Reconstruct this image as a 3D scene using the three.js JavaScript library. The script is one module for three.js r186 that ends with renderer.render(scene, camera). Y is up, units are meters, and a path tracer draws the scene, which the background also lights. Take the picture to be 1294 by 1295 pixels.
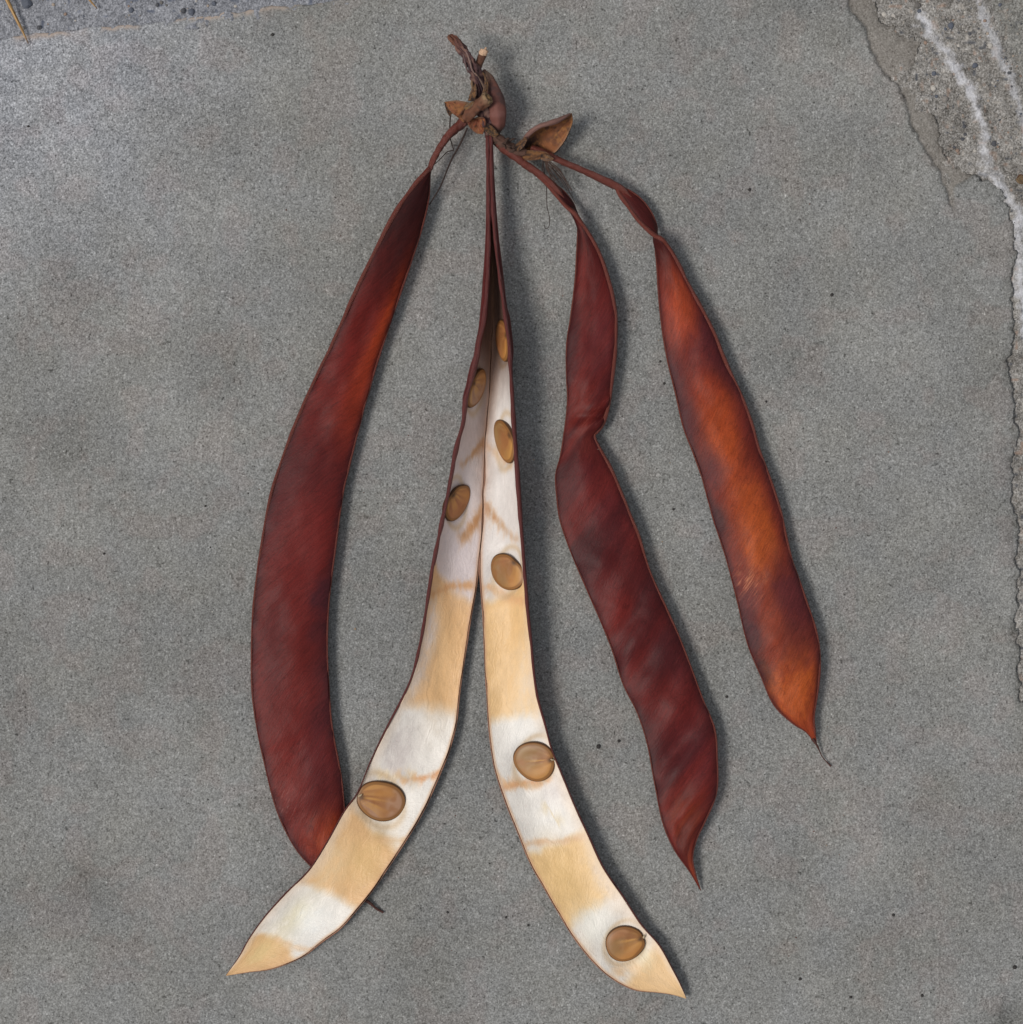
import * as THREE from 'three';
import { mergeGeometries } from 'three/addons/utils/BufferGeometryUtils.js';

// ───────────────────────── camera, sky, sun, exposure ─────────────────────────
const S = 0.0002;            // metres on the slab per unit of the plan used below
const H = 0.55;              // height of the lens above the slab
const scene = new THREE.Scene();
const camera = new THREE.PerspectiveCamera(2 * Math.atan(647.5 * S / H) * 180 / Math.PI, 1023 / 1024, 0.01, 200);
camera.position.set(0, H, 0);
camera.up.set(0, 0, -1);
camera.lookAt(0, 0, 0);
camera.updateProjectionMatrix();

const sunDir = new THREE.Vector3(-0.90, 1.32, 0.28).normalize();
{ // thin overcast: brighter overhead, a wide soft brightening round the veiled sun
  const w = 512, h = 256, d = new Float32Array(w * h * 4);
  for (let j = 0; j < h; j++) for (let i = 0; i < w; i++) {
    const el = ((j + 0.5) / h - 0.5) * Math.PI, az = ((i + 0.5) / w - 0.5) * 2 * Math.PI;
    const y = Math.sin(el), x = Math.cos(el) * Math.cos(az), z = Math.cos(el) * Math.sin(az);
    const o = (j * w + i) * 4;
    if (y >= 0) {
      const a = Math.max(0, x * sunDir.x + y * sunDir.y + z * sunDir.z);
      const L = 0.22 * (0.55 + 0.75 * y) + 0.22 * Math.pow(a, 6);
      d[o] = L * 0.95; d[o + 1] = L * 1.0; d[o + 2] = L * 1.09;
    } else { d[o] = d[o + 1] = d[o + 2] = 0.11; }
    d[o + 3] = 1;
  }
  const t = new THREE.DataTexture(d, w, h, THREE.RGBAFormat, THREE.FloatType);
  t.mapping = THREE.EquirectangularReflectionMapping;
  t.minFilter = t.magFilter = THREE.LinearFilter; t.needsUpdate = true;
  scene.background = t; scene.environment = t;
}
const sun = new THREE.DirectionalLight(new THREE.Color(1, 0.965, 0.91), 1.5);
sun.position.copy(sunDir).multiplyScalar(1.2);
sun.castShadow = true; sun.shadow.radius = 36;
sun.shadow.mapSize.set(2048, 2048);
Object.assign(sun.shadow.camera, { left: -0.2, right: 0.2, top: 0.2, bottom: -0.2, near: 0.1, far: 3 });
scene.add(sun, sun.target);

const renderer = new THREE.WebGLRenderer({ antialias: true });
renderer.setSize(1023, 1024);
renderer.toneMapping = THREE.LinearToneMapping;
renderer.toneMappingExposure = 1.56;
renderer.shadowMap.enabled = true;

// ───────────────────────── helpers ─────────────────────────
const V3 = THREE.Vector3;
function rng(seed) { let a = seed >>> 0; return () => { a = (a + 0x6D2B79F5) >>> 0; let t = a; t = Math.imul(t ^ (t >>> 15), t | 1); t ^= t + Math.imul(t ^ (t >>> 7), t | 61); return ((t ^ (t >>> 14)) >>> 0) / 4294967296; }; }
const LAT = new Float32Array(256 * 256); { const r = rng(77); for (let i = 0; i < LAT.length; i++) LAT[i] = r(); }
function vn(x, y) { // value noise 0..1
  const xf = Math.floor(x), yf = Math.floor(y); let fx = x - xf, fy = y - yf;
  fx = fx * fx * (3 - 2 * fx); fy = fy * fy * (3 - 2 * fy);
  const x0 = xf & 255, x1 = (xf + 1) & 255, y0 = (yf & 255) << 8, y1 = ((yf + 1) & 255) << 8;
  const a = LAT[y0 + x0], b = LAT[y0 + x1], c = LAT[y1 + x0], e = LAT[y1 + x1];
  return (a + (b - a) * fx) * (1 - fy) + (c + (e - c) * fx) * fy;
}
const fbm = (x, y, n = 4) => { let s = 0, a = 0.5, t = 0; for (let i = 0; i < n; i++) { s += a * vn(x + i * 37.3, y + i * 17.9); t += a; a *= 0.5; x *= 2.03; y *= 2.03; } return s / t; };
const clamp = (x, a = 0, b = 1) => Math.min(b, Math.max(a, x));
const sst = (a, b, x) => { const t = clamp((x - a) / (b - a)); return t * t * (3 - 2 * t); };
const lerp = (a, b, t) => a + (b - a) * t;
const mix3 = (c, d, t) => { c[0] += (d[0] - c[0]) * t; c[1] += (d[1] - c[1]) * t; c[2] += (d[2] - c[2]) * t; };
// plan position (x right, y down, in units of S, as seen from the lens) and height in mm -> world
const rise = h => h < 3 ? h : h < 11 ? 3 + (h - 3) * 0.22 : h - 6.24;   // heights above the slab
function P(px, py, mm = 0) { const y = rise(mm) / 1000, k = (H - y) / H * S; return new V3((px - 647) * k, y, (py - 647.5) * k); }
function plan(p) { const k = H / (H - p.y) / S; return [647 + p.x * k, 647.5 + p.z * k]; }

function tex(w, h, fn, srgb = true, mirror = false) {
  const d = new Uint8Array(w * h * 4), c = [0, 0, 0];
  for (let j = 0; j < h; j++) for (let i = 0; i < w; i++) {
    fn((i + 0.5) / w, (j + 0.5) / h, c, i, j); const o = (j * w + i) * 4;
    d[o] = clamp(c[0], 0, 255); d[o + 1] = clamp(c[1], 0, 255); d[o + 2] = clamp(c[2], 0, 255); d[o + 3] = 255;
  }
  const t = new THREE.DataTexture(d, w, h, THREE.RGBAFormat);
  if (srgb) t.colorSpace = THREE.SRGBColorSpace;
  t.wrapS = t.wrapT = mirror ? THREE.MirroredRepeatWrapping : THREE.RepeatWrapping;
  t.magFilter = THREE.LinearFilter; t.minFilter = THREE.LinearMipmapLinearFilter; t.generateMipmaps = true; t.needsUpdate = true;
  return t;
}
function geo(pos, uv, idx, col) {
  const g = new THREE.BufferGeometry();
  g.setAttribute('position', new THREE.Float32BufferAttribute(pos, 3));
  if (uv) g.setAttribute('uv', new THREE.Float32BufferAttribute(uv, 2));
  if (col) g.setAttribute('color', new THREE.Float32BufferAttribute(col, 3));
  g.setIndex(idx); g.computeVertexNormals(); return g;
}
const used = {};
function numbered(n) { used[n] = (used[n] ?? -1) + 1; return used[n] ? `${n}_${String(used[n]).padStart(3, '0')}` : n; }
function mesh(name, g, m, parent, label) {
  const o = new THREE.Mesh(g, m); o.name = numbered(name); o.castShadow = o.receiveShadow = true;
  if (label) o.userData.label = label; parent.add(o); return o;
}
const lin = (r, g, b) => { const c = new THREE.Color().setRGB(r / 255, g / 255, b / 255, THREE.SRGBColorSpace); return [c.r, c.g, c.b]; };
function ctrlCurve(list) {
  const pts = list.map(p => P(p[0], p[1], p[2])), c = new THREE.CatmullRomCurve3(pts, false, 'centripetal');
  const M = 3000, q = [], cum = [0];
  for (let i = 0; i <= M; i++) { q.push(c.getPoint(i / M)); if (i) cum.push(cum[i - 1] + q[i].distanceTo(q[i - 1])); }
  const tags = list.map((p, i) => p[3] ? cum[Math.round(i / (list.length - 1) * M)] : -1).filter(x => x >= 0);
  return { q, cum, total: cum[M], tags, at(len) { let a = 0, b = M; while (b - a > 1) { const m = (a + b) >> 1; if (cum[m] <= len) a = m; else b = m; } const f = clamp((len - cum[a]) / Math.max(1e-9, cum[b] - cum[a])); return q[a].clone().lerp(q[b], f); } };
}
// A strip between two edges; both lists run from the stalk to the tip. A fourth entry marks places that face each other.
function ribbon(Ll, Rl, N) {
  const A = ctrlCurve(Ll), B = ctrlCurve(Rl);
  const ka = [0, ...A.tags, A.total], kb = [0, ...B.tags, B.total], ks = ka.map((a, i) => (a / A.total + kb[i] / B.total) / 2);
  const on = (k, s) => { let i = 0; while (i < ks.length - 2 && s > ks[i + 1]) i++; return lerp(k[i], k[i + 1], (s - ks[i]) / (ks[i + 1] - ks[i])); };
  const L = [], R = [], n = [], w = [], t = [];
  for (let i = 0; i <= N; i++) { const s = i / N; L.push(A.at(on(ka, s))); R.push(B.at(on(kb, s))); }
  const mid = i => L[i].clone().add(R[i]).multiplyScalar(0.5);
  for (let i = 0; i <= N; i++) {
    const a = mid(Math.max(0, i - 2)), b = mid(Math.min(N, i + 2)); t.push(b.sub(a).normalize());
    w.push(R[i].clone().sub(L[i])); n.push(t[i].clone().cross(w[i]).normalize());
  }
  for (let k = 0; k < 3; k++) for (let i = 1; i < N; i++) if (n[i].lengthSq() > 0) n[i] = n[i].clone().add(n[i - 1]).add(n[i + 1]).normalize();
  let len = 0; for (let i = 1; i <= N; i++) len += mid(i).distanceTo(mid(i - 1));
  const r = { N, L, R, n, w, t, len, ws: w.map(x => x.length()) };
  r.pt = (s, v, off = 0) => { const x = clamp(s) * N, i = Math.min(N - 1, Math.floor(x)), f = x - i;
    const a = L[i].clone().lerp(L[i + 1], f), b = R[i].clone().lerp(R[i + 1], f), m = n[i].clone().lerp(n[i + 1], f).normalize();
    return a.lerp(b, v).addScaledVector(m, off); };
  r.fr = s => { const i = Math.round(clamp(s) * N); return { n: n[i], w: w[i].clone().normalize(), t: t[i], width: r.ws[i] }; };
  r.find = (px, py) => { let best = 1e9, o = [0, 0.5]; for (let i = 0; i <= N; i++) for (let k = 0; k <= 24; k++) { const p = plan(L[i].clone().lerp(R[i], k / 24)), e = (p[0] - px) ** 2 + (p[1] - py) ** 2; if (e < best) { best = e; o = [i / N, k / 24]; } } return o; };
  return r;
}
// closed skin over a ribbon: top(s,v,width) and bot(s,v,width) are offsets along the normal in metres
function skin(r, M, top, bot, v0 = 0, v1 = 1) {
  const pos = [], uv = [], idx = [], ring = 2 * M;
  for (let i = 0; i <= r.N; i++) for (let k = 0; k < ring; k++) {
    const up = k <= M, u = up ? k / M : 1 - (k - M) / M, s = i / r.N, e = 0.5 - 0.5 * Math.cos(u * Math.PI), vv = lerp(u, e, 0.6), v = lerp(v0, v1, vv);
    const p = r.L[i].clone().lerp(r.R[i], v).addScaledVector(r.n[i], up ? top(s, v, r.ws[i]) : bot(s, v, r.ws[i]));
    pos.push(p.x, p.y, p.z); uv.push(v, s);
  }
  for (let i = 0; i < r.N; i++) for (let k = 0; k < ring; k++) { const a = i * ring + k, b = i * ring + (k + 1) % ring, c = a + ring, d = b + ring; idx.push(a, c, b, b, c, d); }
  for (const i of [0, r.N]) for (let k = 1; k < ring - 1; k++) { const o = i * ring; i ? idx.push(o, o + k + 1, o + k) : idx.push(o, o + k, o + k + 1); }
  return geo(pos, uv, idx);
}
// swept tube; rad(u) metres, wob(u, angle) multiplies it
function sweep(pts, rad, radial = 10, wob = null, col = null) {
  const n = pts.length, pos = [], uv = [], idx = [], cols = col ? [] : null; let N0 = new V3(0, 1, 0), len = 0;
  for (let i = 0; i < n; i++) {
    const t = pts[Math.min(n - 1, i + 1)].clone().sub(pts[Math.max(0, i - 1)]).normalize();
    if (i) len += pts[i].distanceTo(pts[i - 1]);
    if (i === 0 && Math.abs(t.y) > 0.9) N0 = new V3(1, 0, 0);
    N0 = N0.clone().addScaledVector(t, -N0.dot(t)).normalize(); const B = t.clone().cross(N0), u = i / (n - 1);
    for (let k = 0; k <= radial; k++) { const a = k / radial * 2 * Math.PI, q = rad(u) * (wob ? wob(u, a) : 1);
      const p = pts[i].clone().addScaledVector(N0, Math.cos(a) * q).addScaledVector(B, Math.sin(a) * q);
      pos.push(p.x, p.y, p.z); uv.push(k / radial, len * 100); if (col) cols.push(...col(u, a)); }
  }
  const R = radial + 1;
  for (let i = 0; i < n - 1; i++) for (let k = 0; k < radial; k++) { const a = i * R + k; idx.push(a, a + 1, a + R, a + 1, a + R + 1, a + R); }
  for (const e of [0, n - 1]) { const c = pos.length / 3; pos.push(pts[e].x, pts[e].y, pts[e].z); uv.push(0.5, len * 100 * (e ? 1 : 0)); if (col) cols.push(...col(e ? 1 : 0, 0)); for (let k = 0; k < radial; k++) e ? idx.push(c, e * R + k, e * R + k + 1) : idx.push(c, k + 1, k); }
  return geo(pos, uv, idx, cols);
}
function path(list, n = 60) { return new THREE.CatmullRomCurve3(list.map(p => P(p[0], p[1], p[2])), false, 'centripetal').getSpacedPoints(n); }
const radii = list => u => { const x = u * (list.length - 1), i = Math.min(list.length - 2, Math.floor(x)); return lerp(list[i], list[i + 1], sst(0, 1, x - i)) / 1000; };

// ───────────────────────── ground: flagstone slab, mortar ─────────────────────────
const SIDE = 0.30; // the square of slab and mortar modelled in relief, centred under the lens
const inPoly = (x, y, p) => { let c = false; for (let i = 0, j = p.length - 1; i < p.length; j = i++) if ((p[i][1] > y) !== (p[j][1] > y) && x < (p[j][0] - p[i][0]) * (y - p[i][1]) / (p[j][1] - p[i][1]) + p[i][0]) c = !c; return c; };
function segDist(x, y, p, closed) { let m = 1e9; for (let i = 0; i < p.length - (closed ? 0 : 1); i++) { const a = p[i], b = p[(i + 1) % p.length], dx = b[0] - a[0], dy = b[1] - a[1], t = clamp(((x - a[0]) * dx + (y - a[1]) * dy) / (dx * dx + dy * dy)), e = Math.hypot(x - a[0] - dx * t, y - a[1] - dy * t); if (e < m) m = e; } return m; }
const MORTAR_R = [[1085, -160], [1096, -60], [1108, 0], [1118, 25], [1144, 36], [1164, 48], [1162, 74], [1159, 112], [1177, 138], [1189, 150], [1193, 183], [1200, 204], [1223, 217], [1240, 220], [1263, 237], [1276, 257], [1284, 288], [1285, 329], [1278, 352], [1285, 403], [1277, 472], [1287, 537], [1281, 611], [1287, 667], [1287, 713], [1292, 732], [1287, 778], [1290, 848], [1302, 930], [1312, 1050], [1330, 1200], [1350, 1460], [1460, 1460], [1460, -160]];
const MORTAR_L = [[-160, 62], [0, 47], [37, 41], [82, 37], [133, 32], [190, 26], [272, 17], [340, 7], [405, 2], [520, -20], [700, -70], [760, -160], [-160, -160]];
const SPALL = [[1062, -160], [1070, -40], [1072, 0], [1077, 15], [1094, 36], [1101, 64], [1118, 94], [1136, 107], [1149, 148], [1166, 183], [1187, 219], [1197, 245], [1209, 271], [1206, 240], [1240, 215], [1300, 200], [1300, -160]];
const STREAK1 = [[1166, 22], [1192, 56], [1212, 89], [1230, 120], [1243, 153], [1248, 183], [1247, 204], [1261, 232], [1279, 250], [1289, 280], [1292, 329], [1296, 420]];
const STREAK2 = [[1236, -30], [1240, 0], [1251, 33], [1263, 66], [1279, 94], [1289, 127], [1300, 170], [1310, 240]];
const bbox = p => p.reduce((b, q) => [Math.min(b[0], q[0]), Math.min(b[1], q[1]), Math.max(b[2], q[0]), Math.max(b[3], q[1])], [1e9, 1e9, -1e9, -1e9]);
const BB = new Map([MORTAR_R, MORTAR_L, SPALL].map(p => [p, bbox(p)]));
function sd(x, y, p, reach = 40) { const b = BB.get(p); if (x < b[0] - reach || x > b[2] + reach || y < b[1] - reach || y > b[3] + reach) return -reach; const d = Math.min(reach, segDist(x, y, p, true)); return inPoly(x, y, p) ? d : -d; }
const jit = (x, y, a, f) => (fbm(x * f, y * f, 3) - 0.5) * a;
function fields(x, y) { // x, y in plan units on the slab
  const jx = jit(x, y, 16, 0.09), jy = jit(x + 91, y + 53, 16, 0.09);
  return { mr: sd(x + jx, y + jy, MORTAR_R), ml: sd(x + jx * 0.6, y + jy * 0.5, MORTAR_L), sp: sd(x + jx * 0.5, y + jy * 0.5, SPALL) };
}
const slabHeight = (x, y, f) => {
  let h = (fbm(x * 0.006, y * 0.006, 3) - 0.5) * 0.7 + (vn(x * 0.12, y * 0.12) - 0.5) * 0.05 + (vn(x * 0.42, y * 0.42) - 0.5) * 0.05;
  h -= 0.75 * sst(-1.5, 2.5, f.sp) * (1 + 0.25 * sst(0, 40, f.sp));
  h -= 5 * sst(-1, 3.5, f.mr) + 4 * sst(-2, 4, f.ml) + 0.35 * sst(-14, 0, f.mr) + 0.2 * sst(-30, 0, f.ml);
  const e = sst(0.5, 0.485, Math.max(Math.abs(x - 647), Math.abs(y - 647.5)) * S / SIDE);
  return lerp(-0.5, h, e) / 1000;
};
const mortarHeight = (x, y) => {
  const r = Math.min(segDist(x, y, STREAK1, false), segDist(x, y, STREAK2, false));
  let h = -1.0 + (fbm(x * 0.03, y * 0.03, 3) - 0.5) * 1.0 + (vn(x * 0.16, y * 0.16) - 0.5) * 0.75 + (vn(x * 0.4, y * 0.4) - 0.5) * 0.28;
  if (y < 72 - x * 0.14 && x < 800) h += 0.55; else if (x < 1040) h -= 2;
  if (x > 1200) h += 0.45 * sst(15, 2, r);
  return h / 1000;
};
function reliefSheet(n, fn, x0 = -160, x1 = 1454, y0 = -160, y1 = 1455) {
  const c = 750 * 1; x0 = 647 - c; x1 = 647 + c; y0 = 647.5 - c; y1 = 647.5 + c;
  const pos = new Float32Array((n + 1) ** 2 * 3), uv = new Float32Array((n + 1) ** 2 * 2), idx = new Uint32Array(n * n * 6); let o = 0;
  for (let j = 0; j <= n; j++) for (let i = 0; i <= n; i++) { const k = j * (n + 1) + i, x = lerp(x0, x1, i / n), y = lerp(y0, y1, j / n); pos[k * 3] = (x - 647) * S; pos[k * 3 + 1] = fn(x, y); pos[k * 3 + 2] = (y - 647.5) * S; uv[k * 2] = i / n; uv[k * 2 + 1] = j / n; }
  for (let j = 0; j < n; j++) for (let i = 0; i < n; i++) { const a = j * (n + 1) + i, b = a + 1, d = a + n + 1, e = d + 1; idx[o++] = a; idx[o++] = d; idx[o++] = b; idx[o++] = b; idx[o++] = d; idx[o++] = e; }
  const g = new THREE.BufferGeometry(); g.setAttribute('position', new THREE.BufferAttribute(pos, 3)); g.setAttribute('uv', new THREE.BufferAttribute(uv, 2)); g.setIndex(new THREE.BufferAttribute(idx, 1)); g.computeVertexNormals(); return g;
}
const TN = 2048, grainR = rng(5), white = new Float32Array(TN * TN); for (let i = 0; i < white.length; i++) white[i] = grainR();
const W = (i, j) => white[((j + TN) % TN) * TN + ((i + TN) % TN)];
function grain(i, j, x, y) { // sandy grain of the stone, about -1..1
  const a = (W(i, j) + W(i + 1, j) + W(i, j + 1) + W(i + 1, j + 1)) / 4 - 0.5;
  const b = vn(x * 0.36 + 3, y * 0.36) - 0.5, c = vn(x * 0.17 + 50, y * 0.17 + 9) - 0.5;
  return a * 2.0 + (vn(x * 0.75 + 3, y * 0.75) - 0.5) * 0.75 + b * 0.25 + c * 0.16;
}
function stone(c, i, j, x, y) {
  const g = grain(i, j, x, y), bl = fbm(x * 0.011 + 4, y * 0.011, 4) - 0.5, hu = fbm(x * 0.02 + 70, y * 0.02 + 31, 3) - 0.5, wm = fbm(x * 0.03 + 170, y * 0.03 + 131, 3);
  const tl = sst(420, 40, x) * sst(520, 40, y); // paler, more worn towards the joint at the top left
  const base = 122 + bl * 24 + tl * 21 * (0.6 + 0.8 * fbm(x * 0.05, y * 0.05, 2));
  const amp = 39 + tl * 20;
  let l = base + g * amp;
  const f = vn(x * 0.31 + 200, y * 0.31 + 77); if (f > 0.9) l += (f - 0.9) * 300; if (f < 0.1) l -= (0.1 - f) * 560; const wf = W(i >> 1, (j >> 1) + 700); if (wf > 0.992) l += 34; if (wf < 0.006) l -= 44;
  c[0] = l + 1 - tl * 2 + hu * 2 + sst(0.5, 0.7, wm) * 2.5; c[1] = l + 0.3 - sst(0.5, 0.7, wm) * 0.5; c[2] = l - 2.6 - hu * 4 - sst(0.5, 0.7, wm) * 1 + tl * 7;
}
const STAINS_FALLOFF = [[110, 1135, 70, -10], [1272, 1284, 26, -22], [560, 1000, 120, -4], [1130, 420, 90, 6], [190, 500, 110, 5], [860, 130, 110, 4], [500, 1250, 130, -5], [100, 900, 120, -4], [80, 560, 60, -6], [105, 1105, 14, -9], [118, 1132, 11, -10]];  // local spots, plus broad dark tones low down that paint in light fall-off
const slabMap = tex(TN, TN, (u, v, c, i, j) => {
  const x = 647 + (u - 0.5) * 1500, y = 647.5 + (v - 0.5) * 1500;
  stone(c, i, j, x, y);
  for (const [sx, sy, r, d] of STAINS_FALLOFF) { const q = ((x - sx) ** 2 + (y - sy) ** 2) / (r * r); if (q < 4) { const e = Math.exp(-q * 1.6) * d * (0.5 + fbm(x * 0.06, y * 0.06, 3)); c[0] += e; c[1] += e; c[2] += e; } }
  if (x > 1030 || y < 90) {
    const f = fields(x, y);
    const k = sst(-1, 3, f.sp) * 0.85; if (k > 0) { const m = (c[1] - 124) * 0.7; mix3(c, [123 + m, 117 + m, 110 + m], k); }
    const ed = Math.exp(-((f.sp) ** 2) / 7) * 22 * vn(x * 0.08, y * 0.08) + Math.exp(-((f.mr + 2) ** 2) / 16) * 26 * vn(x * 0.1 + 8, y * 0.1); c[0] -= ed; c[1] -= ed * 1.02; c[2] -= ed * 1.05;   // shadow of the steps painted along the broken edges
    if (f.ml > -40) { const pk = Math.exp(-((f.ml + 3) ** 2) / 18) * sst(0.42, 0.62, fbm(x * 0.035, y * 0.06, 2)); mix3(c, [168, 150, 136], pk * 0.8); }
  }
});
const slabBump = tex(1024, 1024, (u, v, c, i, j) => { const x = u * 1500, y = v * 1500; const g = 128 + 100 * grain(i * 2, j * 2, x, y); c[0] = c[1] = c[2] = g; }, false);
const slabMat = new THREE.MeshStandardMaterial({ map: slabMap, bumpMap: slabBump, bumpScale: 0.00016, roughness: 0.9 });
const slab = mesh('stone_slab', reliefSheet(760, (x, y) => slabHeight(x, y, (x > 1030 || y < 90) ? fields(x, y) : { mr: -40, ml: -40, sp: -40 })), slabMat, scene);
slab.userData = { kind: 'structure', label: 'speckled grey stone slab under the seed pods with a chipped upper right edge', category: 'stone slab' };

const mortarMap = tex(TN, TN, (u, v, c, i, j) => {
  const x = 647 + (u - 0.5) * 1500, y = 647.5 + (v - 0.5) * 1500;
  if (!(x > 1040 || y < 90)) { c[0] = c[1] = c[2] = 110; return; }
  const g = grain(i, j, x, y), n = fbm(x * 0.08, y * 0.08, 3) - 0.5, p = vn(x * 0.15 + 11, y * 0.15 + 5), q = vn(x * 0.21 + 60, y * 0.21);
  if (y < 90 && x < 900) { const l = 128 + g * 50 + n * 34; c[0] = l - 1; c[1] = l; c[2] = l + 5; if (p < 0.2) mix3(c, [70, 76, 92], (0.2 - p) * 4); return; }
  const l = 120 + g * 58 + n * 56; c[0] = l + 4; c[1] = l; c[2] = l - 5;
  if (p > 0.78) mix3(c, [150, 118, 100], (p - 0.78) * 2.6); if (p < 0.18) mix3(c, [66, 68, 74], (0.18 - p) * 5); if (q > 0.82) mix3(c, [178, 170, 160], (q - 0.82) * 3.4);
  const d1 = segDist(x + jit(x, y, 18, 0.06), y + jit(x + 50, y, 18, 0.06), STREAK1, false), d2 = segDist(x + jit(x, y, 12, 0.07), y, STREAK2, false);
  if (x > 1150) { const rg = sst(4, 24, d2) * (y < 330 && x > 1255 + y * 0.2 ? 1 : 0); if (rg) mix3(c, [122 + g * 40, 121 + g * 40, 116 + g * 40], rg * 0.7);
    const m = 22 * g; mix3(c, [186 + m, 185 + m, 188 + m], sst(12, 0, d1 + 12 * (fbm(x * 0.16, y * 0.16, 3) - 0.5)) * (0.55 + 0.42 * sst(0.3, 0.6, fbm(x * 0.07, y * 0.07, 3)))); mix3(c, [170 + m, 170 + m, 174 + m], sst(10, 1, d2 + 9 * (fbm(x * 0.18 + 9, y * 0.18, 3) - 0.5)) * 0.7); }
});
const mortarMat = new THREE.MeshStandardMaterial({ map: mortarMap, bumpMap: slabBump, bumpScale: 0.0004, roughness: 0.95 });
const mortar = mesh('mortar_bed', reliefSheet(420, mortarHeight), mortarMat, scene);
mortar.userData = { kind: 'structure', label: 'rough sandy mortar with white streaks along the broken slab edge', category: 'mortar' };

function stoneGeo(r, seed, col, squash = 0.7) {
  const g = new THREE.IcosahedronGeometry(r, 2), p = g.attributes.position, cols = [];
  for (let i = 0; i < p.count; i++) { const v = new V3().fromBufferAttribute(p, i), d = v.clone().normalize(), k = 0.78 + 0.44 * vn(d.x * 1.6 + seed * 3.1, d.y * 1.6 + d.z * 1.9 + seed); v.multiplyScalar(k); p.setXYZ(i, v.x, v.y * squash, v.z); const q = 0.85 + 0.3 * vn(d.x * 4 + seed, d.z * 4); cols.push(col[0] * q, col[1] * q, col[2] * q); }
  g.setAttribute('color', new THREE.Float32BufferAttribute(cols, 3)); g.deleteAttribute('uv'); g.computeVertexNormals(); return g;
}
const grainMat = new THREE.MeshStandardMaterial({ vertexColors: true, roughness: 0.8 });
{
  const r = rng(21), gs = [], cs = [[84, 88, 98], [138, 116, 102], [172, 166, 158], [100, 96, 92], [128, 122, 116], [140, 134, 126], [74, 74, 78], [154, 140, 126]];
  const fixed = [[1258, 181, 0.75, 6], [1234, 82, 0.7, 0], [1182, 92, 0.65, 0], [1204, 31, 0.8, 0], [1222, 169, 0.42, 6], [1181, 111, 0.75, 2], [1196, 124, 0.9, 4], [1253, 57, 0.7, 2], [33, 4, 1.3, 0], [242, 15, 0.85, 0], [232, 14, 0.7, 6], [166, 13, 0.7, 0], [49, 35, 0.6, 6], [270, 4, 0.6, 0], [1162, 5, 0.8, 3], [1119, 17, 0.7, 2], [1131, 19, 0.6, 2]];
  for (const [x, y, rad, ci] of fixed) { const h = mortarHeight(x, y); gs.push(stoneGeo(rad / 1000, x, lin(...cs[ci])).rotateY(x).translate((x - 647) * S, h + 0.0001, (y - 647.5) * S)); }
  for (let k = 0; k < 3000 && gs.length < 520; k++) {
    const left = r() < 0.22, x = left ? lerp(-60, 420, r()) : lerp(1095, 1300, r()), y = left ? lerp(-40, 46, r()) : lerp(-40, 330, r() ** 1.3), f = fields(x, y);
    if ((left ? f.ml : f.mr) < 5) continue;
    if (!left && segDist(x, y, STREAK1, false) < 9) continue;
    const rad = 0.12 + 0.42 * r() ** 3; gs.push(stoneGeo(rad / 1000, k * 0.37, lin(...cs[Math.floor(r() * cs.length)])).rotateY(k).translate((x - 647) * S, mortarHeight(x, y) + 0.00002, (y - 647.5) * S));
  }
  const o = mesh('aggregate', mergeGeometries(gs), grainMat, mortar); o.userData = { kind: 'stuff', label: 'small mixed pebbles set in the rough mortar' };
}
{ // the rest of the paving, out to the horizon
  const sh = new THREE.Shape([[-40, -40], [40, -40], [40, 40], [-40, 40]].map(p => new THREE.Vector2(...p))), q = SIDE / 2 - 0.0004;
  sh.holes.push(new THREE.Path([[-q, -q], [-q, q], [q, q], [q, -q]].map(p => new THREE.Vector2(...p))));
  const g = new THREE.ShapeGeometry(sh); g.rotateX(-Math.PI / 2); g.translate(0, -0.0006, 0);
  const tile = tex(1024, 1024, (u, v, c, i, j) => stone(c, i * 2, j * 2, 500 + Math.abs(u - 0.5) * 750, 600 + Math.abs(v - 0.5) * 750)); tile.repeat.set(1 / 0.3, 1 / 0.3);
  const m = mesh('ground', g, new THREE.MeshStandardMaterial({ map: tile, roughness: 0.9 }), scene);
  m.userData = { kind: 'structure', label: 'plain grey stone paving continuing around the slab', category: 'ground' };
}

// ───────────────────────── materials of the pods ─────────────────────────
const fibre = tex(512, 512, (u, v, c) => { // fine oblique fibres, tiles both ways
  const x = u * 64, y = v * 64, a = vn((x + y) * 1.0, (x - y) * 0.14 + 9), b = vn((x + y) * 2 + 31, (x - y) * 0.3), e = vn(x * 0.7 + 4, y * 0.7);
  c[0] = c[1] = c[2] = 255 * (0.45 * a + 0.3 * b + 0.25 * e);
}, false, true);
const crinkle = tex(256, 2048, (u, v, c) => { // papery membrane of a whole valve: fine fibres and shallow ridges
  const x = u * 18, y = v * 190, w = fbm(x * 0.4, y * 0.4 + 7, 3) * 3, rd = 1 - Math.abs(2 * fbm(x * 0.55 + w, y * 0.24 + w * 0.4, 4) - 1), f = vn((x * 0.6 + y) * 5, (x - y) * 0.9), g = vn(x * 9, y * 9);
  c[0] = c[1] = c[2] = 255 * (0.5 * rd * rd + 0.24 * f + 0.18 * g);
}, false);
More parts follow.
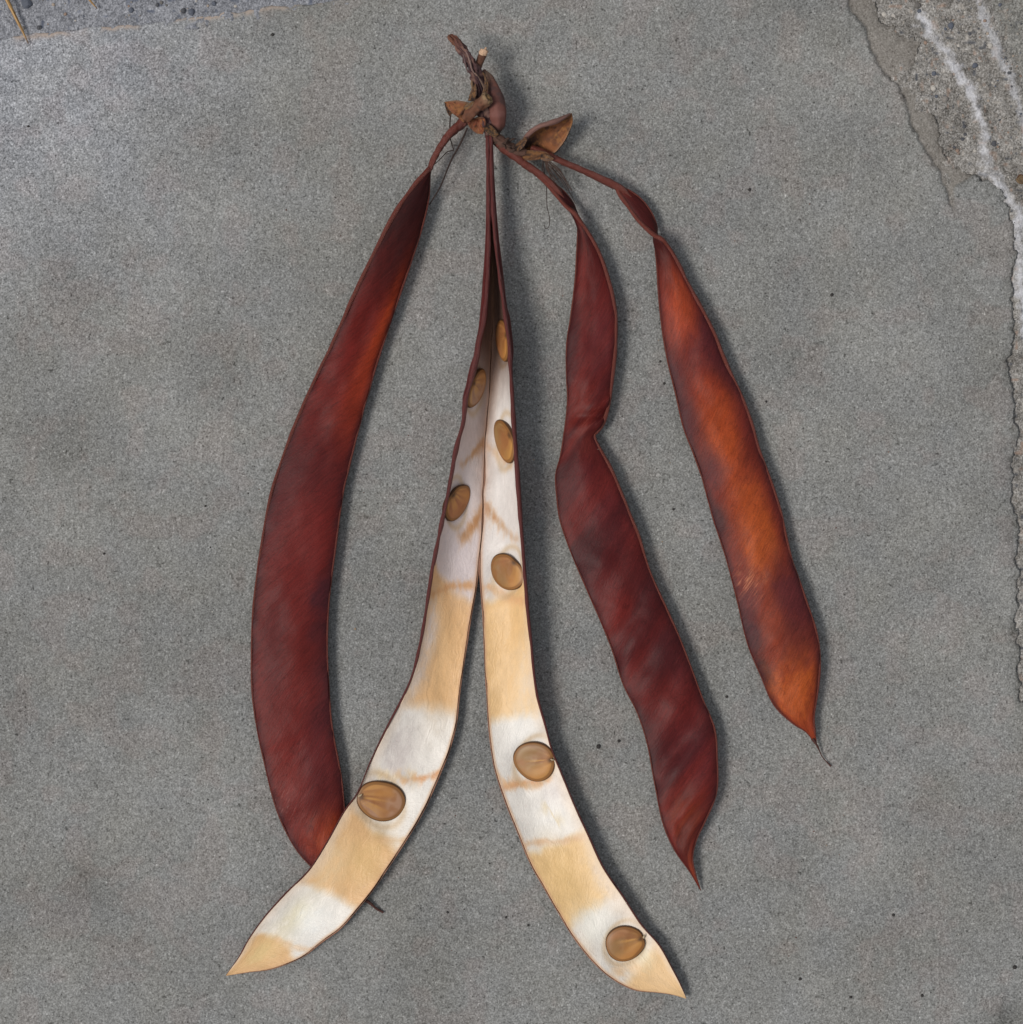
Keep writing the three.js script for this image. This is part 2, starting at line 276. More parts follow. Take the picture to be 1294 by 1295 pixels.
const podRelief = tex(256, 2048, (u, v, c) => { // skin of a whole pod: oblique fibres, low wrinkles, a few raised veins
  const x = u * 18, y = v * 190, a = vn((x + y) * 5.2, (x - y) * 0.7 + 9), b = vn((x + y) * 10 + 31, (x - y) * 1.5), e = vn(x * 4 + 4, y * 4), k = fbm((x + y) * 0.7 + 3, (x - y) * 0.2, 3), vn2 = 1 - Math.abs(2 * fbm((x * 0.8 + y) * 0.6, (x - y) * 0.15 + 5, 3) - 1);
  c[0] = c[1] = c[2] = 255 * (0.3 * a + 0.24 * b + 0.2 * e + 0.12 * k + 0.14 * Math.pow(vn2, 6));
}, false);
const skinBump = (ru, rv) => { const t = fibre.clone(); t.repeat.set(ru, rv); t.needsUpdate = true; return t; };
function redMat(map, len, width) { return new THREE.MeshPhysicalMaterial({ map, bumpMap: podRelief, bumpScale: 0.00008, roughness: 0.5, specularIntensity: 0.3 }); }
const plainBump = skinBump(3, 3);
const colorMat = (rgb, rough = 0.6) => new THREE.MeshStandardMaterial({ color: new THREE.Color().setRGB(...lin(...rgb)), roughness: rough, bumpMap: plainBump, bumpScale: 0.00012 });
const vcMat = new THREE.MeshStandardMaterial({ vertexColors: true, roughness: 0.65, bumpMap: plainBump, bumpScale: 0.00015 });
const sutureMat = colorMat([104, 44, 31], 0.5), stalkMat = colorMat([98, 42, 30], 0.48), rimMat = colorMat([92, 36, 32], 0.5), threadMat = colorMat([58, 42, 36], 0.8);

// colour of a pod skin: patches [planX, planY, along mm, across (0..1), colour, strength, seed of raggedness]
function skinMap(r, base, patches, edge, seed, extra) {
  const P2 = patches.map(p => { if (p[4][0] < base[0]) p[4] = p[4].map(q => q * 0.95); const [s, v] = r.find(p[0], p[1]); return { s: s * r.len * 1000, v, a: p[2], b: p[3], c: p[4], k: p[5] }; }), L = r.len * 1000;
  return tex(256, 2048, (v, s, c) => {
    const y = s * L, ww = 18, x = v * ww, j = (fbm(x * 0.5 + seed, y * 0.35 + seed, 4) - 0.5);
    c[0] = base[0]; c[1] = base[1]; c[2] = base[2];
    const mo = fbm(x * 0.16 + seed * 3, y * 0.1, 4) - 0.5; c[0] += mo * 30; c[1] += mo * 10; c[2] += mo * 8;
    for (const p of P2) { const q = ((y - p.s) / p.a) ** 2 + ((v - p.v) / p.b) ** 2 + j * 0.9; if (q < 5) mix3(c, p.c, Math.min(1, p.k * 1.02) * Math.exp(-Math.max(0, q - 0.22) * 1.35)); }
    const ed = Math.min(v, 1 - v) * ww; mix3(c, edge, 0.6 * Math.exp(-((ed / 1.3) ** 2)) * (0.6 + 0.8 * vn(y * 0.4, v * 4 + seed)));
    if (extra) extra(c, y, x, v, s);
    const sp = vn(x * 4.6 + seed, y * 4.6), lg = vn((x + y) * 0.9 + 60, (x - y) * 0.14 + seed); if (sp > 0.9) mix3(c, [142, 96, 84], (sp - 0.9) * 2.6); if (sp < 0.06) mix3(c, [40, 18, 18], (0.06 - sp) * 8); if (lg > 0.74) mix3(c, [128, 70, 58], (lg - 0.74) * 0.35);
    const vein = Math.abs(fbm((x * 0.8 + y) * 0.55 + seed, (x * 0.8 - y) * 0.16, 3) - 0.5); mix3(c, [c[0] * 0.72, c[1] * 0.66, c[2] * 0.66], sst(0.03, 0.0, vein) * 0.4);
    const st = vn((x + y) * 2.6, (x - y) * 0.35 + seed) - 0.5, fi = vn(x * 7, y * 7) - 0.5; const m = 1 + st * 0.15 + fi * 0.17; c[0] *= m; c[1] *= m; c[2] *= m;
  }, true, true);
}
const dead = new THREE.Group(); dead.name = numbered('seed_pod_cluster'); scene.add(dead);
const basePoint = P(620, 165, 0); basePoint.y = 0; dead.position.copy(basePoint);
dead.userData = { label: 'dried cluster of long dark red seed pods, the middle one split open', category: 'seed pods' };
const shift = g => g.translate(-basePoint.x, 0, -basePoint.z);
const part = (name, g, m, parent = dead, label) => mesh(name, shift(g), m, parent, label);

function closedPod(o) {
  const r = ribbon(o.L, o.R, 320), th = o.th / 1000;
  const bul = o.seeds.map(q => { const [s, v] = r.find(q[0], q[1]); return [s * r.len * 1000, v, q[2] * 1.6]; });
  const T = (s, w) => Math.min(th, 0.12 * w + 0.0004) * sst(1.0, 0.93, s);
  const prof = v => Math.pow(Math.max(0, 1 - Math.abs(2 * v - 1) ** 3), 0.8);
  const und = (s, v, w) => { const y = s * r.len * 1000, k = clamp(w / 0.012); let d = (fbm(y * 0.07 + o.seed, v * 1.6, 3) - 0.5) * 1.9 * k * Math.sin(Math.PI * v) + (fbm((y + v * 10) * 0.5 + o.seed, (y - v * 10) * 0.12 + 8, 3) - 0.5) * 0.2 * k * Math.sin(Math.PI * v) + (vn(y * 0.28 + o.seed * 7, v > 0.5 ? 1.5 : 8.5) - 0.5) * 0.9 * k * Math.abs(2 * v - 1) ** 3;
    d += (vn((y + v * 14) * 0.21 + o.seed, (y - v * 14) * 0.03) - 0.5) * (o.wrinkle ?? 0.5) * k * Math.sin(Math.PI * v); if (o.und) d += o.und(s, v, y) * k; return d / 1000 + (o.camber ?? 0) / 1000 * (1 - (2 * v - 1) ** 2) * k; };
  const bulge = (s, v) => { let d = 0; const y = s * r.len * 1000; for (const [a, b, m] of bul) d += m * Math.exp(-(((y - a) / 4.6) ** 2) - (((v - b) / 0.3) ** 2)); return d / 1000; };
  const top = (s, v, w) => und(s, v, w) + T(s, w) * prof(v) + bulge(s, v), bot = (s, v, w) => und(s, v, w) - T(s, w) * prof(v) * 0.8;
  const map = skinMap(r, o.base, o.patches, o.edge, o.seed, o.extra);
  const pod = part('seed_pod', skin(r, 36, top, bot), redMat(map, r.len, 0.018), dead, o.label);
  const rad = (a, b) => u => lerp(lerp(a > 0.34 ? Math.max(a, 0.5) : a, a, sst(0.06, 0.2, u)), b, sst(0.15, 0.8, u)) * (1 + 0.5 * (vn(u * 46 + o.seed, a * 9) - 0.5)) / 1000 * sst(1.0, 0.97, u) + 0.00008;
  const thin = a => a.filter((_, i) => i % 2 === 0);
  const rip = (u, a) => 1 + 0.18 * (vn(u * 160 + a, a) - 0.5);
  part('suture', sweep(thin(r.L), rad(...(o.rl ?? [0.45, 0.14])), 8, rip), sutureMat, pod);
  part('suture', sweep(thin(r.R), rad(...(o.rr ?? [0.2, 0.14])), 8, rip), sutureMat, pod);
  part('stalk', sweep(path(o.stalk, 70), radii(o.stalkR), 12, (u, a) => 0.94 + 0.15 * Math.sin(2 * a + u * 4) + 0.1 * Math.sin(5 * a - u * 3) + 0.22 * (vn(u * 25, Math.cos(a) * 2 + 5) - 0.5)), stalkMat, pod);
  if (o.tip) part('pod_tip', sweep(path(o.tip, 40), radii(o.tipR), 8), colorMat([78, 40, 32], 0.6), pod);
  return { r, pod };
}

// ───────────────────────── left closed pod ─────────────────────────
closedPod({
  seed: 3, th: 0.85, base: [93, 26, 22], edge: [52, 22, 26], label: 'broad dark red closed pod on the far left, its tip under the split pod', wrinkle: 0.25, camber: 0.4,
  L: [[543, 213, 12.4], [533, 224, 12.8], [522, 237, 13.2], [500, 269, 13.6], [478, 311, 13.6], [448, 373, 13.2], [422, 432, 12], [400, 477, 11], [374, 536, 9.5], [356, 584, 8.2], [343, 625, 7.2], [330, 696, 6.2], [321, 766, 5.6], [318.5, 825, 5.2], [319, 870, 5], [324, 914, 4.8], [335, 966, 4.0], [352, 1029, 2.3], [374, 1073, 1.6], [394, 1096, 1.3], [420, 1120, 1.2], [445, 1134, 1.2], [464, 1141, 1]],
  R: [[544, 215, 11], [543.5, 230, 10.4], [542, 250, 9.6], [535, 284, 8.2], [522, 325, 7], [511, 358, 6.2], [493, 410, 5.2], [474, 469, 4.6], [459, 521, 4.2], [446, 573, 4], [435, 618, 4], [430, 650, 4.2], [424, 696, 4.4], [417, 751, 4.6], [414, 807, 4.6], [415.5, 862, 4.6], [420, 918, 4.6], [428, 962, 4.2], [433, 992, 2.8], [436, 1025, 1.9], [442, 1065, 1.4], [452, 1105, 1.6], [465, 1139, 1]],
  seeds: [[400, 640, 0.35], [372, 740, 0.3], [366, 830, 0.4], [372, 920, 0.35], [392, 1000, 0.35], [440, 530, 0.3], [478, 420, 0.25]],
  patches: [[527, 262, 16, 1.2, [42, 15, 15], 0.9], [508, 320, 12, 0.6, [58, 18, 17], 0.7], [482, 425, 20, 0.24, [142, 52, 24], 0.95], [452, 500, 15, 0.28, [132, 46, 26], 0.9], [425, 545, 12, 0.3, [108, 36, 28], 0.5], [385, 580, 11, 0.5, [72, 24, 26], 0.55], [415, 610, 9, 0.3, [72, 24, 26], 0.45], [350, 650, 12, 0.25, [78, 32, 36], 0.5], [385, 690, 15, 0.4, [104, 34, 31], 0.7], [408, 755, 6, 0.2, [62, 26, 34], 0.7], [404, 800, 5, 0.2, [60, 26, 32], 0.6], [405, 850, 6, 0.22, [60, 26, 32], 0.7], [408, 905, 6, 0.22, [62, 27, 34], 0.7], [375, 870, 14, 0.45, [100, 34, 30], 0.6], [345, 810, 14, 0.2, [80, 34, 36], 0.4], [400, 960, 9, 0.3, [86, 30, 34], 0.5], [360, 985, 8, 0.35, [110, 42, 36], 0.6], [415, 1020, 7, 0.4, [72, 27, 30], 0.5], [422, 1066, 9, 0.5, [136, 54, 28], 0.85]],  // dark neck patches paint in shade where the face turns from the sun
  extra: (c, y, x, v, s) => { const d = Math.exp(-(((s - 0.835) / 0.03) ** 2)) * sst(0.75, 0.1, v); if (d > 0.05) { const n = vn((x * 0.8 + y) * 4.2, (x - y) * 0.5); if (n > 0.72) mix3(c, [150, 105, 98], (n - 0.72) * 2.2 * d); } },
  stalk: [[591, 149, 13], [584, 156, 13], [570, 168, 13], [558, 184, 12.6], [548, 202, 12.3], [543, 214, 12], [535, 224, 12.2]], stalkR: [1.35, 1.25, 1.15, 1.05, 0.95, 0.75, 0.3],
  tip: [[458, 1136, 1.1], [468, 1142, 1], [476, 1149, 0.7], [485, 1154, 0.4]], tipR: [0.6, 0.4, 0.3, 0.28],
});

// ───────────────────────── notched pod right of the open one ─────────────────────────
closedPod({
  seed: 11, th: 0.9, base: [82, 23, 22], edge: [52, 20, 22], label: 'twisted dark red closed pod with a pinched notch, right of the split pod', wrinkle: 0.8, camber: 0.4,
  rl: [0.16, 0.12], rr: [0.46, 0.14],
  L: [[693, 226, 9], [705, 235, 8], [716, 245, 5], [726, 259, 3], [729, 270, 2.4, 1], [731, 288, 2.6], [730, 315, 3.2], [727.5, 356, 5], [722.5, 397, 5], [717, 437, 5], [717, 478, 5], [718, 509, 5], [714, 546, 5], [709, 577, 5], [703, 601, 5], [704.5, 628, 5], [708, 655, 4.8], [717, 684, 4.6], [730, 717, 4.4], [749, 760, 4.2], [773, 818, 4], [788, 864, 4], [807, 903, 4], [819, 941, 4], [829, 995, 4], [840, 1045, 3.6], [854, 1076, 3], [873, 1103, 2], [886, 1126, 1]],
  R: [[681, 222, 10.4], [693, 233, 10.4], [704, 247, 10.4], [716, 261, 11.4], [726, 269, 12.4, 1], [735, 281, 11.6], [744.5, 295, 10.6], [760, 325, 10], [772, 363, 10], [778.5, 397, 10], [778.5, 437, 9.6], [774.5, 478, 8.6], [769, 516, 7.2], [761, 539, 6], [755.5, 546, 5.4], [751.5, 551.5, 5.0], [754.5, 559, 5.2], [759.5, 569, 5.8], [772, 591, 6.4], [785, 621, 7], [796, 648, 7.2], [807, 675, 7], [823, 725, 6.6], [842, 767, 6.4], [857.5, 802, 6.6], [873, 841, 7], [890, 887, 7.6], [904, 922, 8.2], [907, 957, 8.6], [906, 1003, 9], [892, 1038, 8], [881, 1061, 6.4], [876, 1084, 4.6], [879, 1103, 2.8], [886.5, 1126, 1]],
  seeds: [[748, 400, 0.3], [740, 480, 0.35], [735, 610, 0.35], [770, 720, 0.3], [815, 810, 0.35], [850, 900, 0.35], [870, 980, 0.3]],
  patches: [[736, 290, 9, 1.2, [54, 17, 16], 0.9], [704, 238, 9, 1.5, [48, 18, 18], 0.8], [752, 335, 9, 0.4, [106, 32, 24], 0.5], [740, 365, 9, 0.3, [112, 34, 26], 0.5], [722, 430, 12, 0.16, [64, 24, 26], 0.7], [760, 440, 12, 0.3, [92, 36, 38], 0.6], [735, 520, 7, 0.4, [104, 36, 28], 0.6], [738, 560, 5, 0.4, [104, 44, 36], 0.5], [720, 600, 7, 0.25, [66, 22, 24], 0.5], [760, 640, 12, 0.4, [92, 34, 36], 0.6], [738, 700, 8, 0.25, [60, 20, 22], 0.5], [800, 720, 12, 0.3, [70, 24, 26], 0.6], [790, 790, 9, 0.4, [100, 34, 30], 0.5], [845, 830, 8, 0.3, [68, 24, 28], 0.6], [830, 880, 10, 0.4, [98, 34, 30], 0.5], [840, 945, 7, 0.3, [62, 20, 22], 0.5], [880, 960, 9, 0.35, [92, 34, 38], 0.5], [866, 1040, 9, 0.5, [118, 48, 26], 0.7], [880, 1100, 7, 0.8, [128, 56, 32], 0.8]],
  und: (s, v, y) => 0.55 * Math.sin((y + v * 16) * 0.55) * Math.sin(Math.PI * v) * sst(0.45, 0.55, s) * 0.7 + 1.1 * Math.exp(-(((s - 0.352) / 0.009) ** 2)) * v - 1.6 * Math.exp(-(((s - 0.337) / 0.006) ** 2)) * v + 0.5 * Math.exp(-(((s - 0.322) / 0.007) ** 2)) * v,
  extra: (c, y, x, v, s) => { const d = Math.exp(-(((s - 0.34) / 0.022) ** 2)) * sst(0.2, 0.6, v); if (d > 0.05) { const n = vn((x * 0.7 + y) * 3.6, (x - y) * 0.6); if (n > 0.7) mix3(c, [136, 88, 76], (n - 0.7) * 2.6 * d); }
    const b = vn((y + x * 0.9) * 0.24 + 7, x * 0.05 + y * 0.01); mix3(c, [54, 17, 20], sst(0.52, 0.85, b) * 0.4); mix3(c, [108, 34, 28], sst(0.45, 0.12, b) * 0.45); },
  stalk: [[630, 181, 11.6], [641, 190, 11.6], [653, 199, 11.4], [666, 209, 11], [678, 217, 10.6], [690, 227, 10], [703, 240, 9.2], [714, 253, 8.6]], stalkR: [1.1, 1.25, 1.2, 1.15, 1.1, 1.1, 0.9, 0.4],
});

// ───────────────────────── orange-brown pod, far right ─────────────────────────
closedPod({
  seed: 19, th: 1.0, base: [104, 36, 26], edge: [56, 24, 28], label: 'orange brown closed pod with a twisted neck and thread tip, far right', wrinkle: 0.6, camber: 0.5,
  rl: [0.18, 0.12], rr: [0.42, 0.2],
  L: [[783, 237, 9.4], [792, 239, 8.6], [804, 246, 6.6], [815, 256, 5], [826, 273, 3], [831, 290, 2.2], [828.5, 306, 2, 1], [831, 335, 2.6], [832, 352, 3.4], [833, 370, 5], [837, 411, 5], [845, 458, 5], [855, 499, 5], [865.5, 543, 5], [876, 570, 5], [888, 604, 5], [902, 655, 5], [918.5, 706, 5], [932, 757, 5], [946, 815, 5], [963, 856, 4.6], [980, 893, 4], [1003, 915, 3.2], [1020, 926, 2.4], [1030, 940, 1.8]],
  R: [[781, 238, 10], [783, 244, 10.2], [794, 260, 10.6], [806, 277, 10.8], [820, 291, 11.2], [830, 299, 11.8], [837, 302, 12.6, 1], [846, 313, 11.6], [854, 326, 10.4], [871.5, 361, 8.8], [889, 393, 8.2], [904, 423, 7.8], [918, 458, 7.4], [936, 496, 7.2], [950.5, 534, 7.2], [960, 568, 7.2], [973, 602, 7.2], [987, 645, 7.2], [1001, 706, 7.4], [1020.5, 761, 7.6], [1034, 805, 7.8], [1037, 842, 7.8], [1034, 876, 6.6], [1029.5, 907, 4.6], [1030.5, 924, 3], [1033, 940, 1.8]],
  seeds: [[862, 400, 0.45], [905, 500, 0.45], [925, 590, 0.4], [945, 660, 0.45], [965, 725, 0.4], [985, 800, 0.5], [1000, 870, 0.35]],
  patches: [[836, 312, 7, 1.2, [58, 18, 18], 0.9], [812, 268, 7, 1.4, [66, 22, 22], 0.85], [852, 338, 5, 0.5, [88, 30, 22], 0.6], [862, 410, 11, 0.32, [158, 66, 40], 0.95], [865, 375, 8, 0.26, [140, 56, 28], 0.7], [885, 450, 7, 0.4, [82, 30, 34], 0.7], [905, 430, 10, 0.24, [72, 27, 32], 0.8], [925, 480, 9, 0.25, [76, 30, 34], 0.7], [852, 480, 7, 0.2, [74, 30, 36], 0.7], [868, 530, 6, 0.25, [70, 28, 34], 0.8], [895, 500, 8, 0.25, [126, 46, 28], 0.6], [920, 560, 13, 0.3, [158, 68, 28], 0.95], [912, 520, 7, 0.3, [140, 56, 26], 0.7], [945, 545, 8, 0.15, [96, 34, 30], 0.7], [900, 600, 6, 0.22, [76, 32, 38], 0.7], [952, 600, 8, 0.2, [98, 36, 32], 0.6], [935, 618, 8, 0.35, [132, 52, 30], 0.5], [905, 660, 5, 0.22, [60, 26, 30], 0.9], [962, 690, 14, 0.34, [166, 78, 34], 0.95], [950, 640, 8, 0.3, [150, 66, 28], 0.7], [985, 640, 8, 0.15, [100, 36, 30], 0.7], [1000, 755, 12, 0.35, [86, 36, 40], 0.85], [950, 770, 7, 0.22, [86, 36, 42], 0.6], [972, 790, 8, 0.25, [134, 58, 34], 0.7], [1010, 820, 8, 0.35, [92, 38, 34], 0.6], [948, 800, 6, 0.16, [62, 28, 34], 0.8], [966, 850, 4.5, 0.13, [50, 22, 24], 0.95], [975, 866, 2.6, 0.12, [44, 20, 20], 0.9], [1005, 880, 11, 0.6, [158, 74, 32], 0.95], [1026, 930, 6, 1, [134, 56, 30], 0.7]],
  extra: (c, y, x, v, s) => { const d = Math.exp(-(((s - 0.7) / 0.028) ** 2)) * Math.exp(-(((v - 0.22) / 0.24) ** 2)); if (d > 0.04) { const n = vn((x * 0.7 + y) * 3.4, (x - y) * 0.35); if (n > 0.45) mix3(c, [196, 136, 98], (n - 0.45) * 1.3 * d); } },
  stalk: [[672, 186, 12], [690, 194, 12], [710, 204, 11.6], [727, 211, 11.2], [745, 219, 10.6], [760, 226, 10.2], [775, 233, 10], [787, 240, 10], [798, 250, 9.6]], stalkR: [0.8, 1.0, 0.95, 0.95, 0.95, 1.0, 1.0, 0.95, 0.4],
  tip: [[1028, 934, 2.2], [1034, 944, 1.6], [1040, 957, 1], [1046, 964, 0.8], [1051, 969, 0.6]], tipR: [0.5, 0.26, 0.14, 0.13, 0.22],
});

// ───────────────────────── split pod: two valves with pale lining and seeds ─────────────────────────
const TAN = [212, 168, 118], WHITE = [221, 214, 205], PINK = [206, 193, 189], SEPT = [172, 124, 80];
const seedMat = new THREE.MeshPhysicalMaterial({ vertexColors: true, roughness: 0.42, specularIntensity: 0.6 });
function makeSeed(seed) {
  const g = new THREE.SphereGeometry(1, 64, 40), p = g.attributes.position, cols = [], v = new V3();
  for (let i = 0; i < p.count; i++) {
    v.fromBufferAttribute(p, i); const r = Math.hypot(v.x, v.z), a = Math.atan2(v.z, v.x);
    const out = 1 + 0.035 * Math.cos(a * 2 + seed) + 0.03 * Math.cos(a * 3 + seed * 2) - 0.05 * Math.exp(-((a / 0.3) ** 2)) * r;
    let y = Math.sign(v.y) * Math.pow(Math.abs(v.y), 0.55) * (1 - 0.16 * (1 - sst(0.3, 0.8, r))) * 0.2; y += 0.05 * (fbm(v.x * 2.4 + seed * 5, v.z * 2.4, 3) - 0.5) * (1 - r) * Math.sign(v.y);
    const c = [154, 106, 66]; mix3(c, [[166, 130, 108], [142, 114, 72], [164, 104, 66], [134, 100, 58]][Math.floor(seed * 1.7) % 4], 0.75 * sst(0.35, 0.6, fbm(v.x * 1.1 + seed * 9, v.z * 1.1 + 3, 3))); mix3(c, [134, 84, 44], 0.5 * sst(0.5, 0.75, fbm(v.x * 2.1 + seed * 4, v.z * 2.1 + 8, 3)));
    mix3(c, [182, 126, 64], 0.65 * sst(0.1, 0.9, v.z * 0.8 + v.x * 0.5 + 0.3 + 0.8 * (fbm(v.x * 1.5 + seed, v.z * 1.5, 2) - 0.5)));  // amber on one side paints in light glowing through the seed
    const st = vn(Math.atan2(v.z, v.x - 1.25) * 9 + seed, r * 0.7); mix3(c, [192, 140, 74], 0.8 * sst(0.5, 0.85, st) * sst(-0.6, 0.5, v.x)); mix3(c, [126, 76, 44], 0.5 * sst(0.5, 0.2, st) * sst(-0.6, 0.6, v.x));
    const rr = r + 0.04 * (vn(a * 2 + seed, 3) - 0.5); mix3(c, [118, 78, 40], 0.75 * sst(0.80, 0.86, rr)); mix3(c, [150, 104, 58], 0.5 * sst(0.87, 0.91, rr)); mix3(c, [66, 42, 24], 0.85 * sst(0.93, 0.99, rr));
    mix3(c, [70, 48, 32], 0.8 * Math.exp(-((v.x - 0.8) ** 2 + v.z ** 2) / 0.018));
    cols.push(...lin(...c)); p.setXYZ(i, v.x * out, y, v.z * out);
  }
  g.setAttribute('color', new THREE.Float32BufferAttribute(cols, 3)); g.computeVertexNormals(); return g;
}
function valve(o) {
  const r = ribbon(o.L, o.R, 340), Lmm = r.len * 1000, outer = o.outer; // outer: v of the upper margin
  const pits = o.seeds.map(q => { const [s, v] = r.find(q[0], q[1]); return { s, v, q }; });
  const hol = o.hollows.map(q => { const [s, v] = r.find(q[0], q[1]); return [s * Lmm, v, q[2]]; });
  const floor = (s, v, w) => { const k = clamp(w / 0.014), y = s * Lmm; let d = -o.camber * lerp(1, 0.55, sst(0.55, 0.9, s)) * (1 - Math.abs(2 * v - 1) ** 2.2) * k;
    d += (fbm(y * 0.09 + o.seed, v * 2, 3) - 0.5) * 1.1 * k * Math.sin(Math.PI * v) + (vn(y * 0.3 + o.seed * 5, v > 0.5 ? 2.5 : 9.5) - 0.5) * 0.8 * k * Math.abs(2 * v - 1) ** 3;
    for (const a of pits) d -= 0.85 * k * Math.exp(-(((y - a.s * Lmm) / 6.2) ** 6) - ((v - a.v) / 0.42) ** 6);
    for (const a of hol) d -= a[2] * k * Math.exp(-(((y - a[0]) / 6) ** 4) - ((v - a[1]) / 0.5) ** 4);
    return d / 1000 * sst(1.0, 0.95, s); };
  const tk = (s, w) => Math.min(0.0008, 0.1 * w + 0.0001) * lerp(1, 0.4, sst(0.9, 1, s));
  const thick = (s, v, w) => tk(s, w) * Math.pow(Math.max(0.02, 1 - (2 * v - 1) ** 6), 0.5);
  const shellMap = skinMap(r, [86, 32, 30], [], [62, 26, 28], o.seed);
  const body = part('pod_valve', skin(r, 26, floor, (s, v, w) => floor(s, v, w) - thick(s, v, w)), redMat(shellMap, r.len, 0.018), dead, o.label);
  // pale lining
  const Z = o.zones.map(z => ({ s: r.find(z[0], z[1])[0] * Lmm, c: z[2], f: z[3], k: z[4] ?? 0, b: z[5] ?? 0 }));
  const Q = o.marks.map(m => ({ a: r.find(m[0], m[1]), b: r.find(m[2], m[3]), w: m[4], c: m[5], k: m[6], bow: m[7] ?? 0 })), B = o.blots.map(b => ({ p: r.find(b[0], b[1]), a: b[2], b: b[3], c: b[4], k: b[5] }));
  const map = tex(256, 2048, (v, s, c) => {
    const y = s * Lmm, x = v * 17, n1 = (fbm(x * 0.35 + o.seed, y * 0.22, 4) - 0.5), n2 = fbm(x * 0.8 + 40, y * 0.5 + o.seed, 4) - 0.5;
    c[0] = Z[0].c[0]; c[1] = Z[0].c[1]; c[2] = Z[0].c[2];
    for (let i = 1; i < Z.length; i++) { const z = Z[i], at = z.s + z.k * (v - 0.5) + z.b * (2 * v - 1) ** 2 + n1 * 2.0 + n2 * 0.7; mix3(c, z.c, sst(-z.f * 1.9, z.f * 1.9, y - at)); }
    for (const b of B) { const q = ((y - b.p[0] * Lmm) / b.a) ** 2 + ((v - b.p[1]) / b.b) ** 2 + n2 * 1.2; mix3(c, b.c, b.k * Math.exp(-Math.max(0, q) * 1.2)); }
    for (const m of Q) { const t = clamp((v - m.a[1]) / (m.b[1] - m.a[1] || 1e-3)), yy = lerp(m.a[0], m.b[0], t) * Lmm + m.bow * 4 * t * (1 - t) + n1 * 1.0, over = Math.max(0, Math.max(Math.min(m.a[1], m.b[1]) - v, v - Math.max(m.a[1], m.b[1]))) * 17;
      mix3(c, m.c, m.k * Math.exp(-(((y - yy) / (m.w * (1.3 + n2 * 1.8) * (m.c === SEPT ? lerp(0.8, 1.5, sst(0.7, 0.0, outer ? v : 1 - v)) : 1))) ** 2) - over * over * 0.25) * clamp(0.85 + n2 * 1.2) * (m.c === SEPT ? lerp(0.45, 1.1, sst(0.75, 0.05, outer ? v : 1 - v)) : 1)); }
    for (const a of pits) { const q = Math.hypot((y - a.s * Lmm) / (a.q[2] * 1.12), (v - a.v) * r.ws[Math.round(a.s * r.N)] * 1000 / (a.q[3] * 1.12)); mix3(c, [190, 160, 122], 0.55 * Math.exp(-(((q - 1) / 0.13) ** 2))); }
    const e = outer ? 1 - v : v, f = 1 - e; mix3(c, [226, 206, 186], 0.6 * sst(0.22 + n1 * 0.2, 0.02, e) * sst(0.45, 0.6, s)); mix3(c, [205, 168, 138], 0.6 * sst(0.04, 0.0, e) * sst(0.5, 0.6, s)); mix3(c, [84, 60, 50], 0.9 * sst(0.3, 0.2, s)); mix3(c, [120, 88, 70], 0.75 * sst(0.35, 0.0, f) * sst(0.48, 0.2, s)); mix3(c, [196, 150, 112], 0.85 * sst(0.07, 0.0, f) * sst(0.3, 0.5, s)); mix3(c, [178, 136, 110], 0.5 * sst(0.1, 0.0, f) * sst(0.6, 0.4, s));  // upper brown and dark seam paint in the shade deep between the valves
    const sp = vn(x * 3, y * 2.4 + 9); if (sp > 0.86) mix3(c, [176, 140, 128], (sp - 0.86) * 2.2 * sst(0.5, 0.0, Math.min(v, 1 - v))); const fi = 1 + (vn(x * 6, y * 6) - 0.5) * 0.045 + n2 * 0.09; c[0] *= fi; c[1] *= fi; c[2] *= fi;
  }, true, true);
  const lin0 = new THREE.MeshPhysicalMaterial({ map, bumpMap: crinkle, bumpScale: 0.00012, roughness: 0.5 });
  const wv0 = 0.012, wv1 = 0.988, lift = (s, v, w) => floor(s, v, w) + Math.min(0.00022, w * 0.05);
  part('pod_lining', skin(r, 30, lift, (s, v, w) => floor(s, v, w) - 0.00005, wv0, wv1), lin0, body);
  const edgeO = outer ? r.R : r.L, edgeI = outer ? r.L : r.R, thin = a => a.filter((_, i) => i % 2 === 0);
  const rw = u => lerp(lerp(0.46, 0.5, sst(0.1, 0.3, u)), 0.13, sst(0.42, 0.75, u)) * (1 + 0.6 * (vn(u * 60 + o.seed, 3) - 0.5)) / 1000 * sst(1.0, 0.98, u) + 0.00005;
  part('suture', sweep(thin(edgeO), rw, 10, (u, a) => 1 + 0.14 * Math.sin(2 * a + 0.6) + 0.2 * (vn(u * 120 + a, a * 0.7) - 0.5)), rimMat, body);
  part('suture', sweep(thin(edgeI).map(p => p.clone().add(new V3(0, -0.0002, 0))), u => lerp(0.3, 0.12, sst(0.3, 0.55, u)) / 1000 * sst(1, 0.98, u) + 0.00006, 8, (u, a) => 1 + 0.3 * (vn(u * 140 + a, a) - 0.5)), colorMat([168, 122, 98], 0.6), body);
  pits.forEach((a, i) => {
    const f = r.fr(a.s), q = a.q, rot = q[4] ?? 0, dv = 0.26, at = v => r.pt(a.s, clamp(v), floor(a.s, clamp(v), f.width)), out = at(a.v + (outer ? dv : -dv)).sub(at(a.v - (outer ? dv : -dv))).normalize();
    f.n = f.n.clone().addScaledVector(out, -f.n.dot(out)).normalize(); const along = f.n.clone().cross(out).normalize();
    const X = out.clone().multiplyScalar(Math.cos(rot)).addScaledVector(along, Math.sin(rot)), Zx = X.clone().cross(f.n).normalize();
    const g = makeSeed(i + o.seed).scale(q[3] / 1000, 0.0052, q[2] / 1000), c = r.pt(a.s, a.v, floor(a.s, a.v, f.width)).addScaledVector(f.n, 0.0008);
